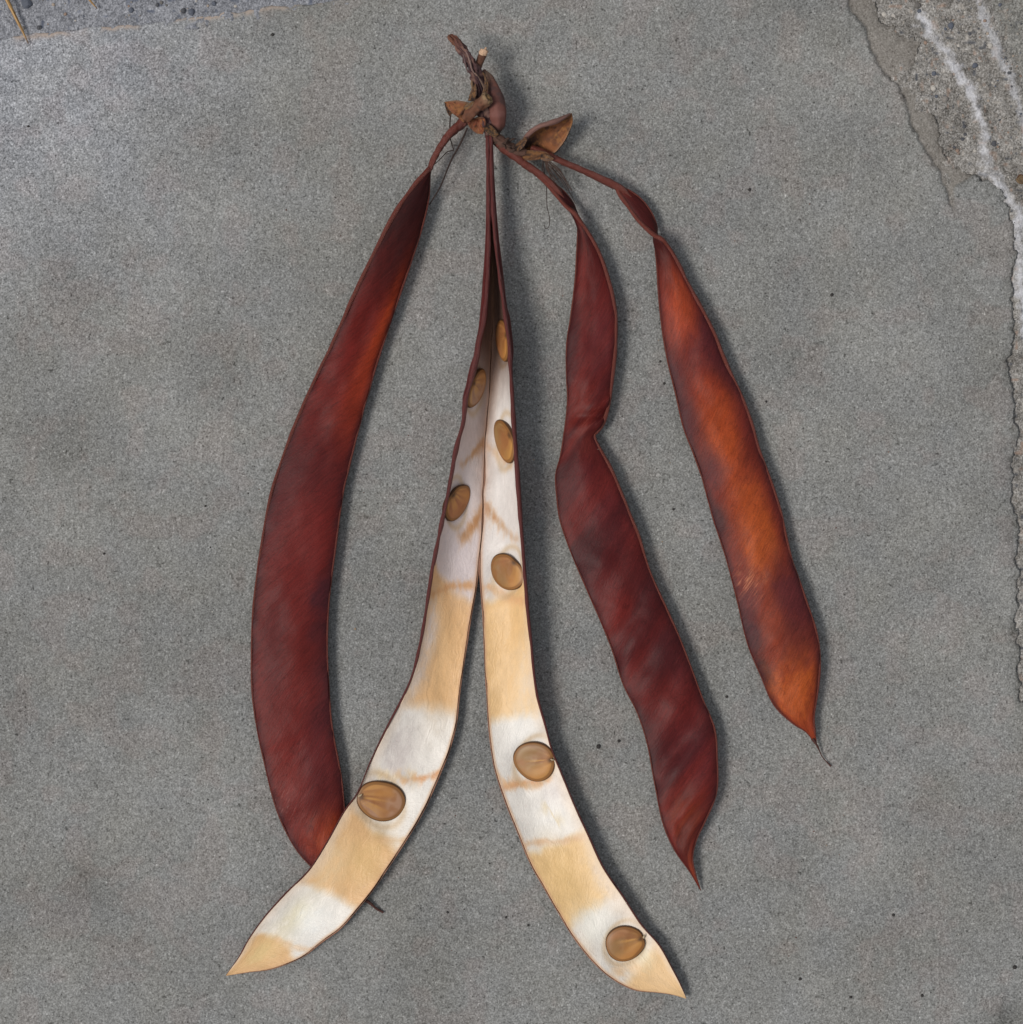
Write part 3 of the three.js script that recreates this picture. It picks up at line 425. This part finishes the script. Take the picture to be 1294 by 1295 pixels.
    g.applyMatrix4(new THREE.Matrix4().makeBasis(X, f.n, Zx).setPosition(c)); g.computeVertexNormals();
    part('seed', g, seedMat, body);
    if (!q[5]) return; // the upper ones hide their stalk behind the margin
    const h = c.clone().addScaledVector(X, q[3] / 1000 * 0.93).addScaledVector(f.n, 0.0003), e2 = r.pt(a.s + 0.008, outer ? 0.93 : 0.07, 0.0002);
    part('seed_stalk', sweep(new THREE.CatmullRomCurve3([h, h.clone().lerp(e2, 0.5).addScaledVector(f.n, 0.0004), e2]).getPoints(10), radii([0.3, 0.22, 0.12]), 7), colorMat([206, 186, 152], 0.7), body);
  });
  return { r, body };
}
valve({
  seed: 31, outer: 0, camber: 1.9, label: 'left half of the split pod, cream inside with brown seeds, crossing the left pod',
  L: [[616.5, 172, 13], [617.5, 210, 13.5], [618, 240, 14], [618.7, 290, 15], [618, 330, 16], [616, 370, 17], [611.5, 410, 18], [606.5, 432, 18.4], [603.5, 450, 18.6], [595, 485, 18.6], [589, 507, 18.4], [586, 534, 18], [577.5, 565, 17.6], [567, 624, 17], [557, 670, 16.4], [546, 726, 15.6], [538, 778, 14.8], [532, 812, 14.2], [522, 853, 13.6], [509.5, 882, 13.2], [491, 917, 12.6], [469.5, 961, 11.8], [452, 1003, 11], [436, 1025, 10.4], [413, 1066, 9.4], [391, 1100, 8.4], [363, 1128, 7.2], [336, 1158, 6], [316, 1186, 5], [302, 1211, 4], [286, 1233, 3]],
  R: [[621, 172, 10], [621, 210, 9.6], [622, 240, 9.2], [623, 290, 8], [623, 330, 6.8], [622.5, 370, 5.6], [622, 410, 4.6], [621, 432, 4.2], [620, 454, 3.8], [618, 503, 3.2], [614.5, 540, 2.8], [612, 596, 2.5], [609.5, 658, 2.4], [606, 713, 2.6], [602, 744, 3], [596, 778, 3.4], [591, 812, 3.6], [585, 850, 3.8], [581, 880, 3.8], [577.5, 913, 3.8], [569, 947, 3.8], [555, 983, 3.8], [536, 1025, 3.9], [513.5, 1063, 4.2], [491, 1097, 4.6], [472, 1125, 5], [452, 1150, 4.6], [430, 1175, 4], [408, 1191, 3.6], [386, 1208, 3.4], [363, 1219, 3.2], [341, 1226, 3], [313, 1229.5, 2.8], [286, 1234, 2.8]],
  seeds: [[483, 1013, 5.3, 6.2, 0.5, 6], [584, 636, 5.6, 3.7, -0.28], [606, 493, 5.6, 3.4, -0.15]], hollows: [[398, 1160, 0.5], [525, 935, 0.35], [580, 700, 0.3]],
  zones: [[616, 300, PINK, 1], [578, 748, TAN, 0.9, 3, -1.5], [548, 898, WHITE, 1.4, -8, 0], [470, 1048, TAN, 1.2, 1, -1.5], [415, 1129, WHITE, 0.9, -7, 1.0], [352, 1188, TAN, 0.8, -5, 2]],
  marks: [[590, 682, 609, 645, 1.2, SEPT, 0.95, 0.5], [588, 588, 612, 560, 0.9, SEPT, 0.9, 0.4], [548, 752, 598, 742, 0.9, [196, 146, 100], 0.9, -0.6], [512, 985, 558, 978, 0.9, [204, 142, 92], 1.0, 0.8], [478, 982, 520, 984, 1.2, [214, 190, 150], 0.7, 0], [352, 1190, 395, 1200, 0.7, [214, 172, 126], 0.5, 0.8], [450, 1050, 510, 1062, 0.8, [206, 164, 116], 0.6, 1.5]],
  blots: [[545, 800, 9, 0.24, [224, 212, 206], 0.85], [530, 850, 8, 0.2, [222, 206, 196], 0.8], [565, 840, 14, 0.3, [218, 178, 128], 0.5], [505, 955, 8, 0.25, [206, 192, 186], 0.55], [420, 1095, 9, 0.3, [232, 206, 164], 0.5], [375, 1160, 5, 0.2, [226, 210, 160], 0.6], [462, 1090, 8, 0.3, [214, 176, 116], 0.7], [330, 1205, 7, 0.3, [226, 200, 140], 0.6], [395, 1165, 6, 0.3, [236, 234, 228], 0.8], [590, 705, 10, 0.4, [212, 198, 200], 0.5]],
});
valve({
  seed: 47, outer: 1, camber: 1.9, label: 'right half of the split pod, cream inside with five brown seeds',
  L: [[619, 172, 10], [620, 210, 9.6], [621, 240, 9.2], [622.5, 290, 8], [623.5, 330, 6.8], [623.5, 370, 5.6], [623, 410, 4.6], [622.5, 432, 4.2], [621.5, 454, 3.8], [619, 503, 3.2], [615.5, 540, 2.8], [613, 596, 2.5], [610.5, 658, 2.4], [607, 713, 2.6], [608.5, 744, 2.8], [611, 778, 3], [612.5, 815, 3], [614, 850, 3], [616, 882, 3], [619, 926, 3], [625.5, 970, 3], [639, 1013, 3], [655, 1053, 3], [670, 1090, 3], [689, 1124, 3], [707, 1155, 3], [726, 1186, 3], [751, 1217, 3], [775, 1238, 3], [803, 1252, 2.8], [831, 1255, 2.6], [850, 1257.5, 2.4], [868, 1263, 2]],
  R: [[621, 172, 13], [621.7, 210, 13.5], [622.6, 240, 14], [625.5, 290, 15], [629.5, 330, 16], [635, 370, 17], [640.5, 410, 18], [644, 432, 18.4], [645, 454, 18.4], [648, 503, 18.2], [649.5, 534, 18], [653, 580, 17.6], [656.5, 630, 17], [661, 689, 16.2], [664.5, 735, 15.4], [668, 778, 14.8], [672, 815, 14.2], [675.5, 852, 13.6], [680, 882, 13], [689, 914, 12.4], [698, 948, 11.8], [713.5, 985, 11.2], [726, 1016, 10.8], [744.5, 1056, 10.4], [763, 1096, 9.8], [788, 1133, 9], [812, 1170, 8], [834, 1195, 6.6], [849.5, 1223, 5], [862, 1248, 3.4], [868, 1262.5, 2.2]],
  seeds: [[790.5, 1192, 4.4, 5.3, -0.5, 6], [676.5, 964, 5.1, 5.6, -0.5, 6], [638.5, 724, 5.4, 4.2, 0.35], [634.5, 559, 6.2, 3.5, 0.12], [632, 430, 5.6, 3.6, 0.05]], hollows: [[692, 1035, 0.5], [636, 640, 0.3], [640, 690, 0.2]],
  zones: [[618, 300, [214, 206, 200], 1], [640, 752, [219, 180, 128], 0.9, 0, -1.5], [650, 908, WHITE, 1.0, 6, 0.5], [706, 1068, [220, 182, 128], 0.8, 4, -1], [748, 1151, WHITE, 1.2, 1.5, 0.5], [805, 1222, [219, 180, 130], 1.0, -2, 0]],
  marks: [[612, 640, 650, 682, 1.1, SEPT, 0.95, 0.8], [614, 560, 640, 590, 0.8, [206, 168, 130], 0.7, 1], [612, 742, 664, 762, 1.0, [206, 158, 112], 0.8, 0.6], [640, 992, 690, 988, 0.8, [206, 150, 104], 1.0, 0.5], [622, 978, 642, 992, 1.2, [218, 176, 134], 0.7, 0], [668, 1066, 744, 1056, 0.7, [204, 164, 124], 0.8, 0.5], [692, 1020, 704, 1042, 0.9, [212, 190, 150], 0.6, 0], [780, 1232, 800, 1222, 1.4, [222, 178, 128], 0.6, 0]],
  blots: [[662, 860, 9, 0.2, [226, 204, 178], 0.7], [628, 820, 12, 0.35, [220, 180, 126], 0.5], [660, 935, 8, 0.4, [230, 226, 220], 0.5], [700, 1000, 5, 0.3, [216, 202, 196], 0.5], [690, 1035, 5, 0.3, [232, 228, 222], 0.6], [712, 1110, 9, 0.3, [216, 178, 118], 0.6], [770, 1125, 9, 0.18, [230, 208, 184], 0.7], [735, 1200, 4, 0.2, [222, 190, 160], 0.5], [750, 1175, 6, 0.3, [236, 232, 220], 0.7], [842, 1240, 7, 0.6, [222, 186, 140], 0.6], [812, 1212, 4, 0.25, [226, 214, 182], 0.7]],
});

// ───────────────────────── the dry stem end that joins the pods ─────────────────────────
const stemCol = (u, a) => { const n = vn(u * 30 + 3, a * 2.2), c = [74, 46, 46]; mix3(c, [124, 92, 80], sst(0.55, 0.9, n)); mix3(c, [46, 26, 30], sst(0.4, 0.1, n)); mix3(c, [120, 72, 54], sst(0.22, 0, u)); return lin(...c); };
const stem = part('stem', sweep(path([[571, 45, 17], [576, 49, 17.5], [581, 58, 18], [589, 68, 18], [596, 80, 17.6], [601, 92, 17], [604, 106, 16.5], [606, 122, 16], [611, 142, 15], [617, 160, 13], [619, 174, 12]], 140), radii([0.45, 1.0, 1.15, 1.35, 1.6, 1.5, 1.4, 1.4, 1.6, 1.5, 1.0]), 28,
  (u, a) => 0.84 + 0.24 * Math.sin(3 * a + u * 14) + 0.16 * Math.sin(5 * a - u * 9 + 1) + 0.5 * (vn(u * 22, Math.cos(a) * 1.6 + 4) - 0.5) + 0.3 * (vn(u * 50, Math.sin(a) * 3 + 9) - 0.5), stemCol), vcMat, dead, 'twisted dark stem end with a torn brown tip');
part('torn_tip', sweep(path([[578, 57, 17.2], [572, 52, 17.5], [568, 46, 17], [573, 43.5, 16.6]], 24), radii([0.5, 0.6, 0.4, 0.2]), 9, (u, a) => 1 + 0.6 * (vn(u * 9, a * 1.4) - 0.5)), colorMat([118, 76, 58], 0.8), stem);
for (const [pts, r, c] of [
  [[[588, 62, 18.8], [594, 76, 19], [597, 88, 18.7], [601, 94, 18.6]], 0.3, [138, 112, 104]], [[[601, 92, 18.6], [606, 100, 18.6], [611, 108, 18.4], [614, 116, 18]], 0.34, [126, 100, 86]],
  [[[597, 92, 18], [597, 104, 17.6], [598, 116, 17], [597, 124, 16.8]], 0.34, [128, 102, 76]], [[[606, 112, 18], [600, 120, 17.6], [597, 126, 17.4]], 0.24, [72, 44, 46]], [[[586, 68, 18.6], [589, 82, 18.4], [592, 92, 18]], 0.28, [112, 88, 86]], [[[603, 96, 18.8], [607, 106, 18.8], [610, 116, 18.6]], 0.26, [52, 26, 34]]])
  part('stem_fibre', sweep(path(pts, 24), radii([r * 0.6, r, r * 0.5]), 7, (u, a) => 1 + 0.5 * (vn(u * 12, a) - 0.5)), colorMat(c, 0.7), stem);
const twig = part('broken_twig', sweep(path([[603, 88, 16], [606, 80, 16.5], [610, 70, 17], [612.5, 63, 17.2]], 24), radii([1.0, 0.95, 1.0, 1.05]), 14, (u, a) => 1 + 0.2 * (vn(u * 10, a * 1.5) - 0.5)), colorMat([98, 62, 44], 0.7), dead, 'short broken twig with a pale tan end');
part('broken_end', sweep(path([[611, 69, 17.4], [611.6, 66, 17.7], [612.4, 62.4, 17.8]], 10), radii([1.0, 1.12, 0.9]), 14, (u, a) => 1 + 0.45 * (vn(a * 2.2, u * 4) - 0.5)), colorMat([206, 170, 140], 0.8), twig);
part('broken_end', sweep(path([[613.2, 64, 17.9], [614.2, 61.6, 18.3], [614.8, 59.4, 18.4]], 8), radii([0.4, 0.32, 0.12]), 8), colorMat([214, 176, 146], 0.8), twig);
part('swollen_base', sweep(path([[612, 89, 14.6], [616, 96, 15], [622, 112, 15], [627, 130, 14.8], [629, 146, 14], [629, 158, 13], [627, 168, 12]], 80), radii([0.5, 1.5, 1.9, 2.35, 2.45, 2.0, 1.1]), 32,
  (u, a) => 1 + 0.16 * (fbm(u * 6, Math.cos(a) * 1.5 + 5, 4) - 0.5) + 0.035 * Math.sin(6 * a + u * 3), (u, a) => { const n = fbm(u * 7, Math.cos(a) * 1.6 + 12, 4), c = [112, 66, 56]; mix3(c, [116, 96, 78], sst(0.35, 0, u)); mix3(c, [128, 84, 76], sst(0.5, 0.75, n) * 0.8); mix3(c, [70, 52, 44], sst(0.8, 1, u)); mix3(c, [78, 52, 48], sst(0.45, 0.25, n)); return lin(...c); }), vcMat, dead, 'swollen mauve brown base of a fallen pod');
{ // cut stub with an open pale end
  const pts = path([[587, 150, 16.4], [594, 144, 17.2], [602, 137, 18], [610, 130, 18.6], [616.5, 125, 18.8]], 40);
  const stub = part('cut_stub', sweep(pts, radii([1.2, 1.45, 1.3, 1.4, 1.7]), 24, (u, a) => 1 + 0.34 * (vn(u * 9, Math.cos(a) * 1.7 + 4) - 0.5) + 0.08 * Math.sin(5 * a + u * 6), (u, a) => { const n = vn(u * 14, Math.sin(a) * 2.4 + 7), c = [106, 60, 40]; mix3(c, [136, 110, 84], sst(0.7, 1, u) * 0.7 + 0.3 * n); mix3(c, [78, 54, 40], sst(0.4, 0.1, n) * 0.7); return lin(...c); }), vcMat, dead, 'short brown cut stub lying across the stem');
  const e = pts[40], d = pts[40].clone().sub(pts[36]).normalize(), ring = new THREE.TorusGeometry(0.0012, 0.00034, 10, 24); { const p = ring.attributes.position; for (let i = 0; i < p.count; i++) { const k = 0.85 + 0.35 * vn(p.getX(i) * 2200, p.getY(i) * 2200); p.setXYZ(i, p.getX(i) * k, p.getY(i) * k, p.getZ(i) * (0.6 + k)); } ring.computeVertexNormals(); }
  ring.applyQuaternion(new THREE.Quaternion().setFromUnitVectors(new V3(0, 0, 1), d.clone().add(new V3(0, 0.5, 0)).normalize())).translate(e.x, e.y + 0.0004, e.z);
  part('stub_rim', ring, colorMat([148, 120, 88], 0.8), stub);
  part('pith', stoneGeo(0.0008, 4, [1, 1, 1]).scale(1, 1, 1).translate(e.x, e.y + 0.0006, e.z), colorMat([128, 98, 62], 0.85), stub);
}
function bract(name, Lc, Rc, camber, inside, outside, label, parent = dead, tagged = 0) {
  const r = ribbon(Lc, Rc, 70), f = (s, v, w) => (-camber * (1 - (2 * v - 1) ** 2) * clamp(w / 0.004) * Math.sin(Math.PI * clamp(0.12 + s * 0.88)) + (0.5 * (fbm(s * 9, v * 3 + camber, 3) - 0.5) + 0.5 * (vn(s * 5 + v * 4 + camber * 9, v * 6 - s * 3) - 0.5) * clamp(w / 0.004)) * (0.35 + Math.sin(Math.PI * v))) / 1000;
  const map = tex(128, 256, (v, s, c) => { const n = fbm(v * 7 + camber * 3, s * 9, 4), st = vn(v * 22, s * 3); c[0] = inside[0]; c[1] = inside[1]; c[2] = inside[2]; mix3(c, outside, sst(0.42, 0.66, n) * 0.8); mix3(c, [44, 28, 24], 0.85 * sst(0.45, 0.08, s) * sst(0.25, 0.6, v)); mix3(c, [170, 116, 60], 0.5 * sst(0.5, 0.62, fbm(v * 5 + 30, s * 12, 3))); mix3(c, [178, 122, 66], sst(0.6, 0.9, st) * 0.45 * sst(0.3, 0.7, s)); mix3(c, [62, 38, 28], sst(0.42, 0.2, n) * 0.6); const e = Math.min(v, 1 - v); mix3(c, [158, 126, 104], sst(0.07, 0, e) * 0.7); }, true, true);  // near-black at the base paints in the shade of the hollow
  return part(name, skin(r, 18, f, (s, v, w) => f(s, v, w) - Math.min(0.0003, w * 0.08 + 0.00005)), new THREE.MeshStandardMaterial({ map, roughness: 0.6, bumpMap: plainBump, bumpScale: 0.0002 }), parent, label);
}
bract('dry_bract', [[662, 190, 10.5], [672, 198, 11], [688, 200, 11.2], [702, 194, 11.4], [709, 187, 11.6], [716, 177, 12], [720.5, 167, 12.6], [724.5, 154, 13.6], [723.5, 144, 14.6]], [[660, 186, 11], [664, 176, 14], [672, 166, 16.5], [682, 160, 17.4], [694, 156, 17.6], [704, 153, 17], [712, 150, 16.2], [719, 146, 15.4], [723, 143, 14.8]], 3.6, [120, 72, 42], [146, 88, 48], 'boat shaped dry brown bract beside the far right stalk');
part('bract_margin', sweep(path([[661, 184, 12], [665, 175, 14.4], [673, 165.6, 16.8], [683, 159.6, 17.7], [695, 155.8, 17.9], [705, 152.4, 17.2], [713, 148.6, 16.4], [721, 144, 15.3]], 50), radii([0.5, 0.6, 0.65, 0.6, 0.6, 0.7, 0.5, 0.25]), 10, (u, a) => 1 + 0.3 * (vn(u * 12, a) - 0.5)), colorMat([128, 92, 82], 0.65), dead);
bract('calyx', [[659, 203, 11.6], [668, 203, 12.2], [679, 202.5, 12], [688, 199.5, 12.8], [698, 200.5, 12.6]], [[660, 192, 12], [668, 190, 13.2], [680, 190.5, 13.2], [690, 192, 13.4], [698.5, 198, 13]], -0.7, [112, 74, 50], [134, 96, 68], 'crumpled brown calyx where the far right stalk starts');
bract('husk', [[588, 156, 14.6], [580, 148, 14.4], [570, 140, 15.4], [562, 129, 16.6]], [[597, 140, 17], [594, 131, 17.6], [580, 127, 17.6], [562.5, 128.5, 17]], 2.4, [142, 84, 54], [156, 98, 66], 'torn orange brown husk left of the stem');
bract('husk', [[562, 129.5, 16.5], [563.5, 137, 14.5], [568, 147, 13]], [[563.5, 130, 16.9], [567, 138, 15.3], [573.5, 143, 14.4]], 0.4, [46, 32, 30], [70, 50, 44], 'dark folded edge of the torn husk');
bract('husk', [[590, 153, 16], [594, 161, 15], [603, 169, 14], [611, 170, 13.6]], [[596, 150, 16.6], [606, 149.5, 17], [613, 149.5, 16.6], [614, 160, 15]], 1.8, [138, 72, 48], [160, 104, 76], 'cupped reddish husk under the stub');
bract('husk', [[584, 142, 16.6], [586, 136, 17.4], [592, 131, 18], [598, 128, 18.2]], [[588, 145, 17], [591, 140, 18], [596, 136, 18.6], [601, 130, 18.6]], 0.9, [140, 118, 94], [108, 84, 66], 'pale curled husk scrap on the stem');
bract('husk', [[592, 128, 17.4], [595, 118, 17.8], [600, 108, 18.2]], [[600, 128, 18.4], [603, 118, 18.8], [602, 106, 18.6]], 0.7, [98, 70, 54], [132, 104, 80], 'narrow torn husk strip along the stem');
bract('husk', [[606, 126, 18.4], [611, 114, 18.6], [613, 100, 18], [610, 92, 17.6]], [[611, 127, 18.8], [617, 114, 18.2], [617, 101, 17.6], [611, 91, 17.6]], 0.6, [120, 94, 72], [92, 68, 58], 'thin tan rind peeling between stem and swollen base');
bract('husk', [[612, 164, 15.2], [618, 170, 14.6], [626, 174, 14.2]], [[616, 156, 16], [624, 161, 15.6], [631, 170, 14.4]], 0.8, [74, 58, 46], [104, 82, 64], 'small dull scrap under the swollen base');
bract('husk', [[655, 192, 13.6], [662, 186, 15], [667, 177, 16.6]], [[650, 187, 14], [655, 180, 15.4], [664, 173, 16.8]], 0.6, [82, 60, 50], [116, 92, 78], 'thin crumpled scrap at the base of the bract');
bract('husk', [[684, 202, 13.6], [691, 204, 13.8], [699, 203, 13.4]], [[684, 195, 14], [692, 196, 14.6], [700.5, 200, 13.8]], -0.5, [150, 122, 104], [112, 84, 68], 'pale frayed lip of the calyx');
// crumbled fibres where stalks leave the stem
{ const r = rng(9); const gs = []; for (let i = 0; i < 16; i++) { const x = 628 + r() * 34, y = 176 + (x - 628) * 0.42 + (r() - 0.5) * 9, a = r() * 6.3, l = 5 + r() * 9, h = 12 + r() * 2; gs.push(sweep(path([[x, y, h], [x + Math.cos(a) * l * 0.5, y + Math.sin(a) * l * 0.3, h + 0.4], [x + Math.cos(a + 0.3) * l, y + Math.sin(a + 0.3) * l * 0.55, h - 0.2]], 8), radii([0.16, 0.26, 0.08]), 6, (u, b) => 1 + 0.8 * (vn(u * 6 + i, b * 2) - 0.5))); }
  for (let i = 0; i < 9; i++) { const x = 690 + r() * 22, y = 210 + r() * 14; gs.push(sweep(path([[688 + r() * 6, 203, 12], [x, y, 11.4], [x + 6 + r() * 10, y + 12 + r() * 12, 10.8]], 10), radii([0.12, 0.12, 0.06]), 5)); }
  const o = part('fibre_tuft', mergeGeometries(gs), colorMat([84, 62, 52], 0.8), dead); o.userData.kind = 'stuff'; o.userData.label = 'fine brown fibres frayed from the joint of the stalks'; }
part('joint', sweep(path([[618, 170, 12], [628, 176, 12], [640, 184, 11.8], [656, 192, 11.8], [672, 194, 12]], 50), radii([1.0, 1.5, 1.4, 1.2, 0.8]), 16, (u, a) => 1 + 0.5 * (vn(u * 14, a * 1.6) - 0.5)), colorMat([88, 60, 48], 0.75), dead, 'rough brown joint between the stalks');
for (const pts of [[[735, 577, 6.4], [738, 571, 7], [744, 569.5, 7.4], [751, 569, 7.4], [758, 568, 7]], [[737, 571, 7], [741, 574, 7], [746, 573, 7.2]], [[731, 552, 6.6], [734, 556, 6.8], [733, 562, 6.8]]]) part('torn_fibre', sweep(path(pts.map(p => [p[0], p[1], p[2] + 0.6]), 16), radii([0.1, 0.2, 0.1]), 6, (u, a) => 1 + 0.6 * (vn(u * 8, a) - 0.5)), colorMat([134, 96, 82], 0.75), dead);
// loose hair-like threads
for (const [pts, r] of [
  [[[570, 144, 13.5], [569, 160, 12.5], [570, 176, 11], [574, 190, 10.2]], 0.2], [[[591, 162, 14], [585, 176, 12.5], [579, 188, 10.6], [572, 200, 9.4], [566, 214, 8.4], [557, 236, 6.8], [550, 248, 6], [543, 259, 5.4]], 0.26], [[[574, 190, 10.4], [566, 192, 10.6], [558, 200, 10.4], [551, 207, 11.4]], 0.14],
  [[[686, 200, 12], [688, 214, 11], [691, 231, 9], [691.5, 246, 7.6], [692, 261, 6.4], [695, 276, 5.4], [694, 287, 5], [690.5, 289.5, 5], [688, 284, 5.2]], 0.13], [[[694, 202, 12], [700, 214, 11.4], [712, 228, 11.2], [722, 246, 10], [728, 258, 9.2]], 0.12], [[[688, 202, 12.4], [686, 214, 12], [692, 224, 11.6], [704, 236, 10.8]], 0.12]])
  part('thread', sweep(path(pts, 50), radii([r, r, r * 0.8, r * 0.7]), 6), threadMat, dead);

// ───────────────────────── litter on the slab ─────────────────────────
function litter(name, label, category, at, build, group) { const o = new THREE.Group(); o.name = numbered(name); o.position.copy(P(at[0], at[1], 0)); o.userData = { label, category }; if (group) o.userData.group = group; scene.add(o); build(o, g => g.translate(-o.position.x, 0, -o.position.z)); return o; }
const straw = (pts, r) => (o, mv) => {
  const m = new THREE.MeshStandardMaterial({ vertexColors: true, roughness: 0.55 });
  const g = mv(sweep(path(pts, 60), radii(r), 12, (u, a) => 1 + 0.16 * Math.sin(2 * a) + 0.1 * (vn(u * 14, a) - 0.5), (u, a) => { const n = vn(u * 12, a * 2.5), c = [176, 138, 82]; mix3(c, [128, 92, 50], sst(0.5, 0.9, n)); mix3(c, [206, 172, 116], sst(0.45, 0.1, n) * 0.6); mix3(c, [92, 66, 40], sst(0.9, 1, u)); return lin(...c); }));
  mesh('blade', g, m, o);
  const n = path(pts, 60)[Math.round(40)], k = mv(new THREE.TorusGeometry(r[1] / 1000 * 0.95, 0.00008, 8, 16).rotateX(Math.PI / 2 - 0.2).translate(n.x, n.y, n.z)); mesh('node', k, colorMat([120, 88, 52], 0.7), o);
};
litter('dry_straw', 'longer tan dry straw at the upper left corner crossing the mortar line', 'straw', [20, 25], straw([[-14, -62, 2.6], [4, -12, 1.9], [18, 18, 1.3], [28, 38, 1.0], [36, 55, 0.6]], [0.42, 0.44, 0.44, 0.38, 0.14]));
litter('dry_straw', 'short tip of tan dry straw poking in from the top edge', 'straw', [112, 0], straw([[88, -46, 2.4], [102, -20, 1.6], [113, -1, 1.1], [123, 11, 0.6]], [0.36, 0.38, 0.34, 0.14]));
litter('leaf_crumb', 'tiny orange brown leaf crumb on the mortar at the right edge', 'leaf crumb', [1291, 227], (o, mv) => { const r = ribbon([[1285, 227, 0.6], [1289, 232, 0.9], [1298, 233, 0.7]], [[1286, 225, 1.0], [1290, 221, 1.8], [1299, 224, 1.2]], 24), f = (s, v) => 0.0004 * Math.sin(v * 5 + s * 4); mesh('leaf', mv(skin(r, 10, f, (s, v) => f(s, v) - 0.0002)), colorMat([122, 100, 74], 0.7), o); mesh('rim', mv(sweep(r.R.map(p => p.clone()), radii([0.1, 0.16, 0.1]), 6)), colorMat([104, 66, 44], 0.7), o); });
{ // dark specks of grit
  const r = rng(55), gs = [], put = (x, y, rad, c) => gs.push(stoneGeo(rad / 1000, x * 0.1 + y, lin(...c)).rotateY(x).translate((x - 647) * S, slabHeight(x, y, { mr: -40, ml: -40, sp: -40 }) + rad * 0.00035, (y - 647.5) * S));
  for (const [x, y, q] of [[345, 44, 0.42], [948, 240, 0.4], [1052, 373, 0.42], [893, 486, 0.36], [757, 944, 0.55], [783, 937, 0.42], [969, 508, 0.3], [852, 644, 0.32], [919, 881, 0.34], [1130, 1157, 0.36], [1012, 1238, 0.4], [1076, 1261, 0.36], [1166, 1259, 0.4], [1283, 1223, 0.5], [566, 1154, 0.3], [668, 1170, 0.3], [640, 1160, 0.28], [36, 160, 0.3], [835, 457, 0.3], [840, 485, 0.32], [919, 640, 0.26], [260, 640, 0.28], [132, 700, 0.3]]) put(x, y, q, [44, 40, 38]);
  for (let i = 0; i < 130; i++) { const x = lerp(-40, 1270, r()), y = lerp(70, 1340, r()); if (x > 1050 && y < 300) continue; const k = r(); put(x, y, 0.1 + 0.14 * r() * r(), k < 0.55 ? [58, 54, 52] : k < 0.8 ? [188, 184, 176] : [120, 92, 78]); }
  for (let i = 0; i < 46; i++) { const x = lerp(300, 1060, r()), y = lerp(200, 1270, r()), k = r(); put(x, y, 0.12 + 0.16 * r() * r(), k < 0.5 ? [92, 58, 46] : k < 0.8 ? [150, 128, 104] : [52, 40, 36]); }
  const o = mesh('grit', mergeGeometries(gs), grainMat, scene); o.userData = { kind: 'stuff', label: 'scattered dark and pale specks of grit on the slab', category: 'grit' };
}
renderer.render(scene, camera);
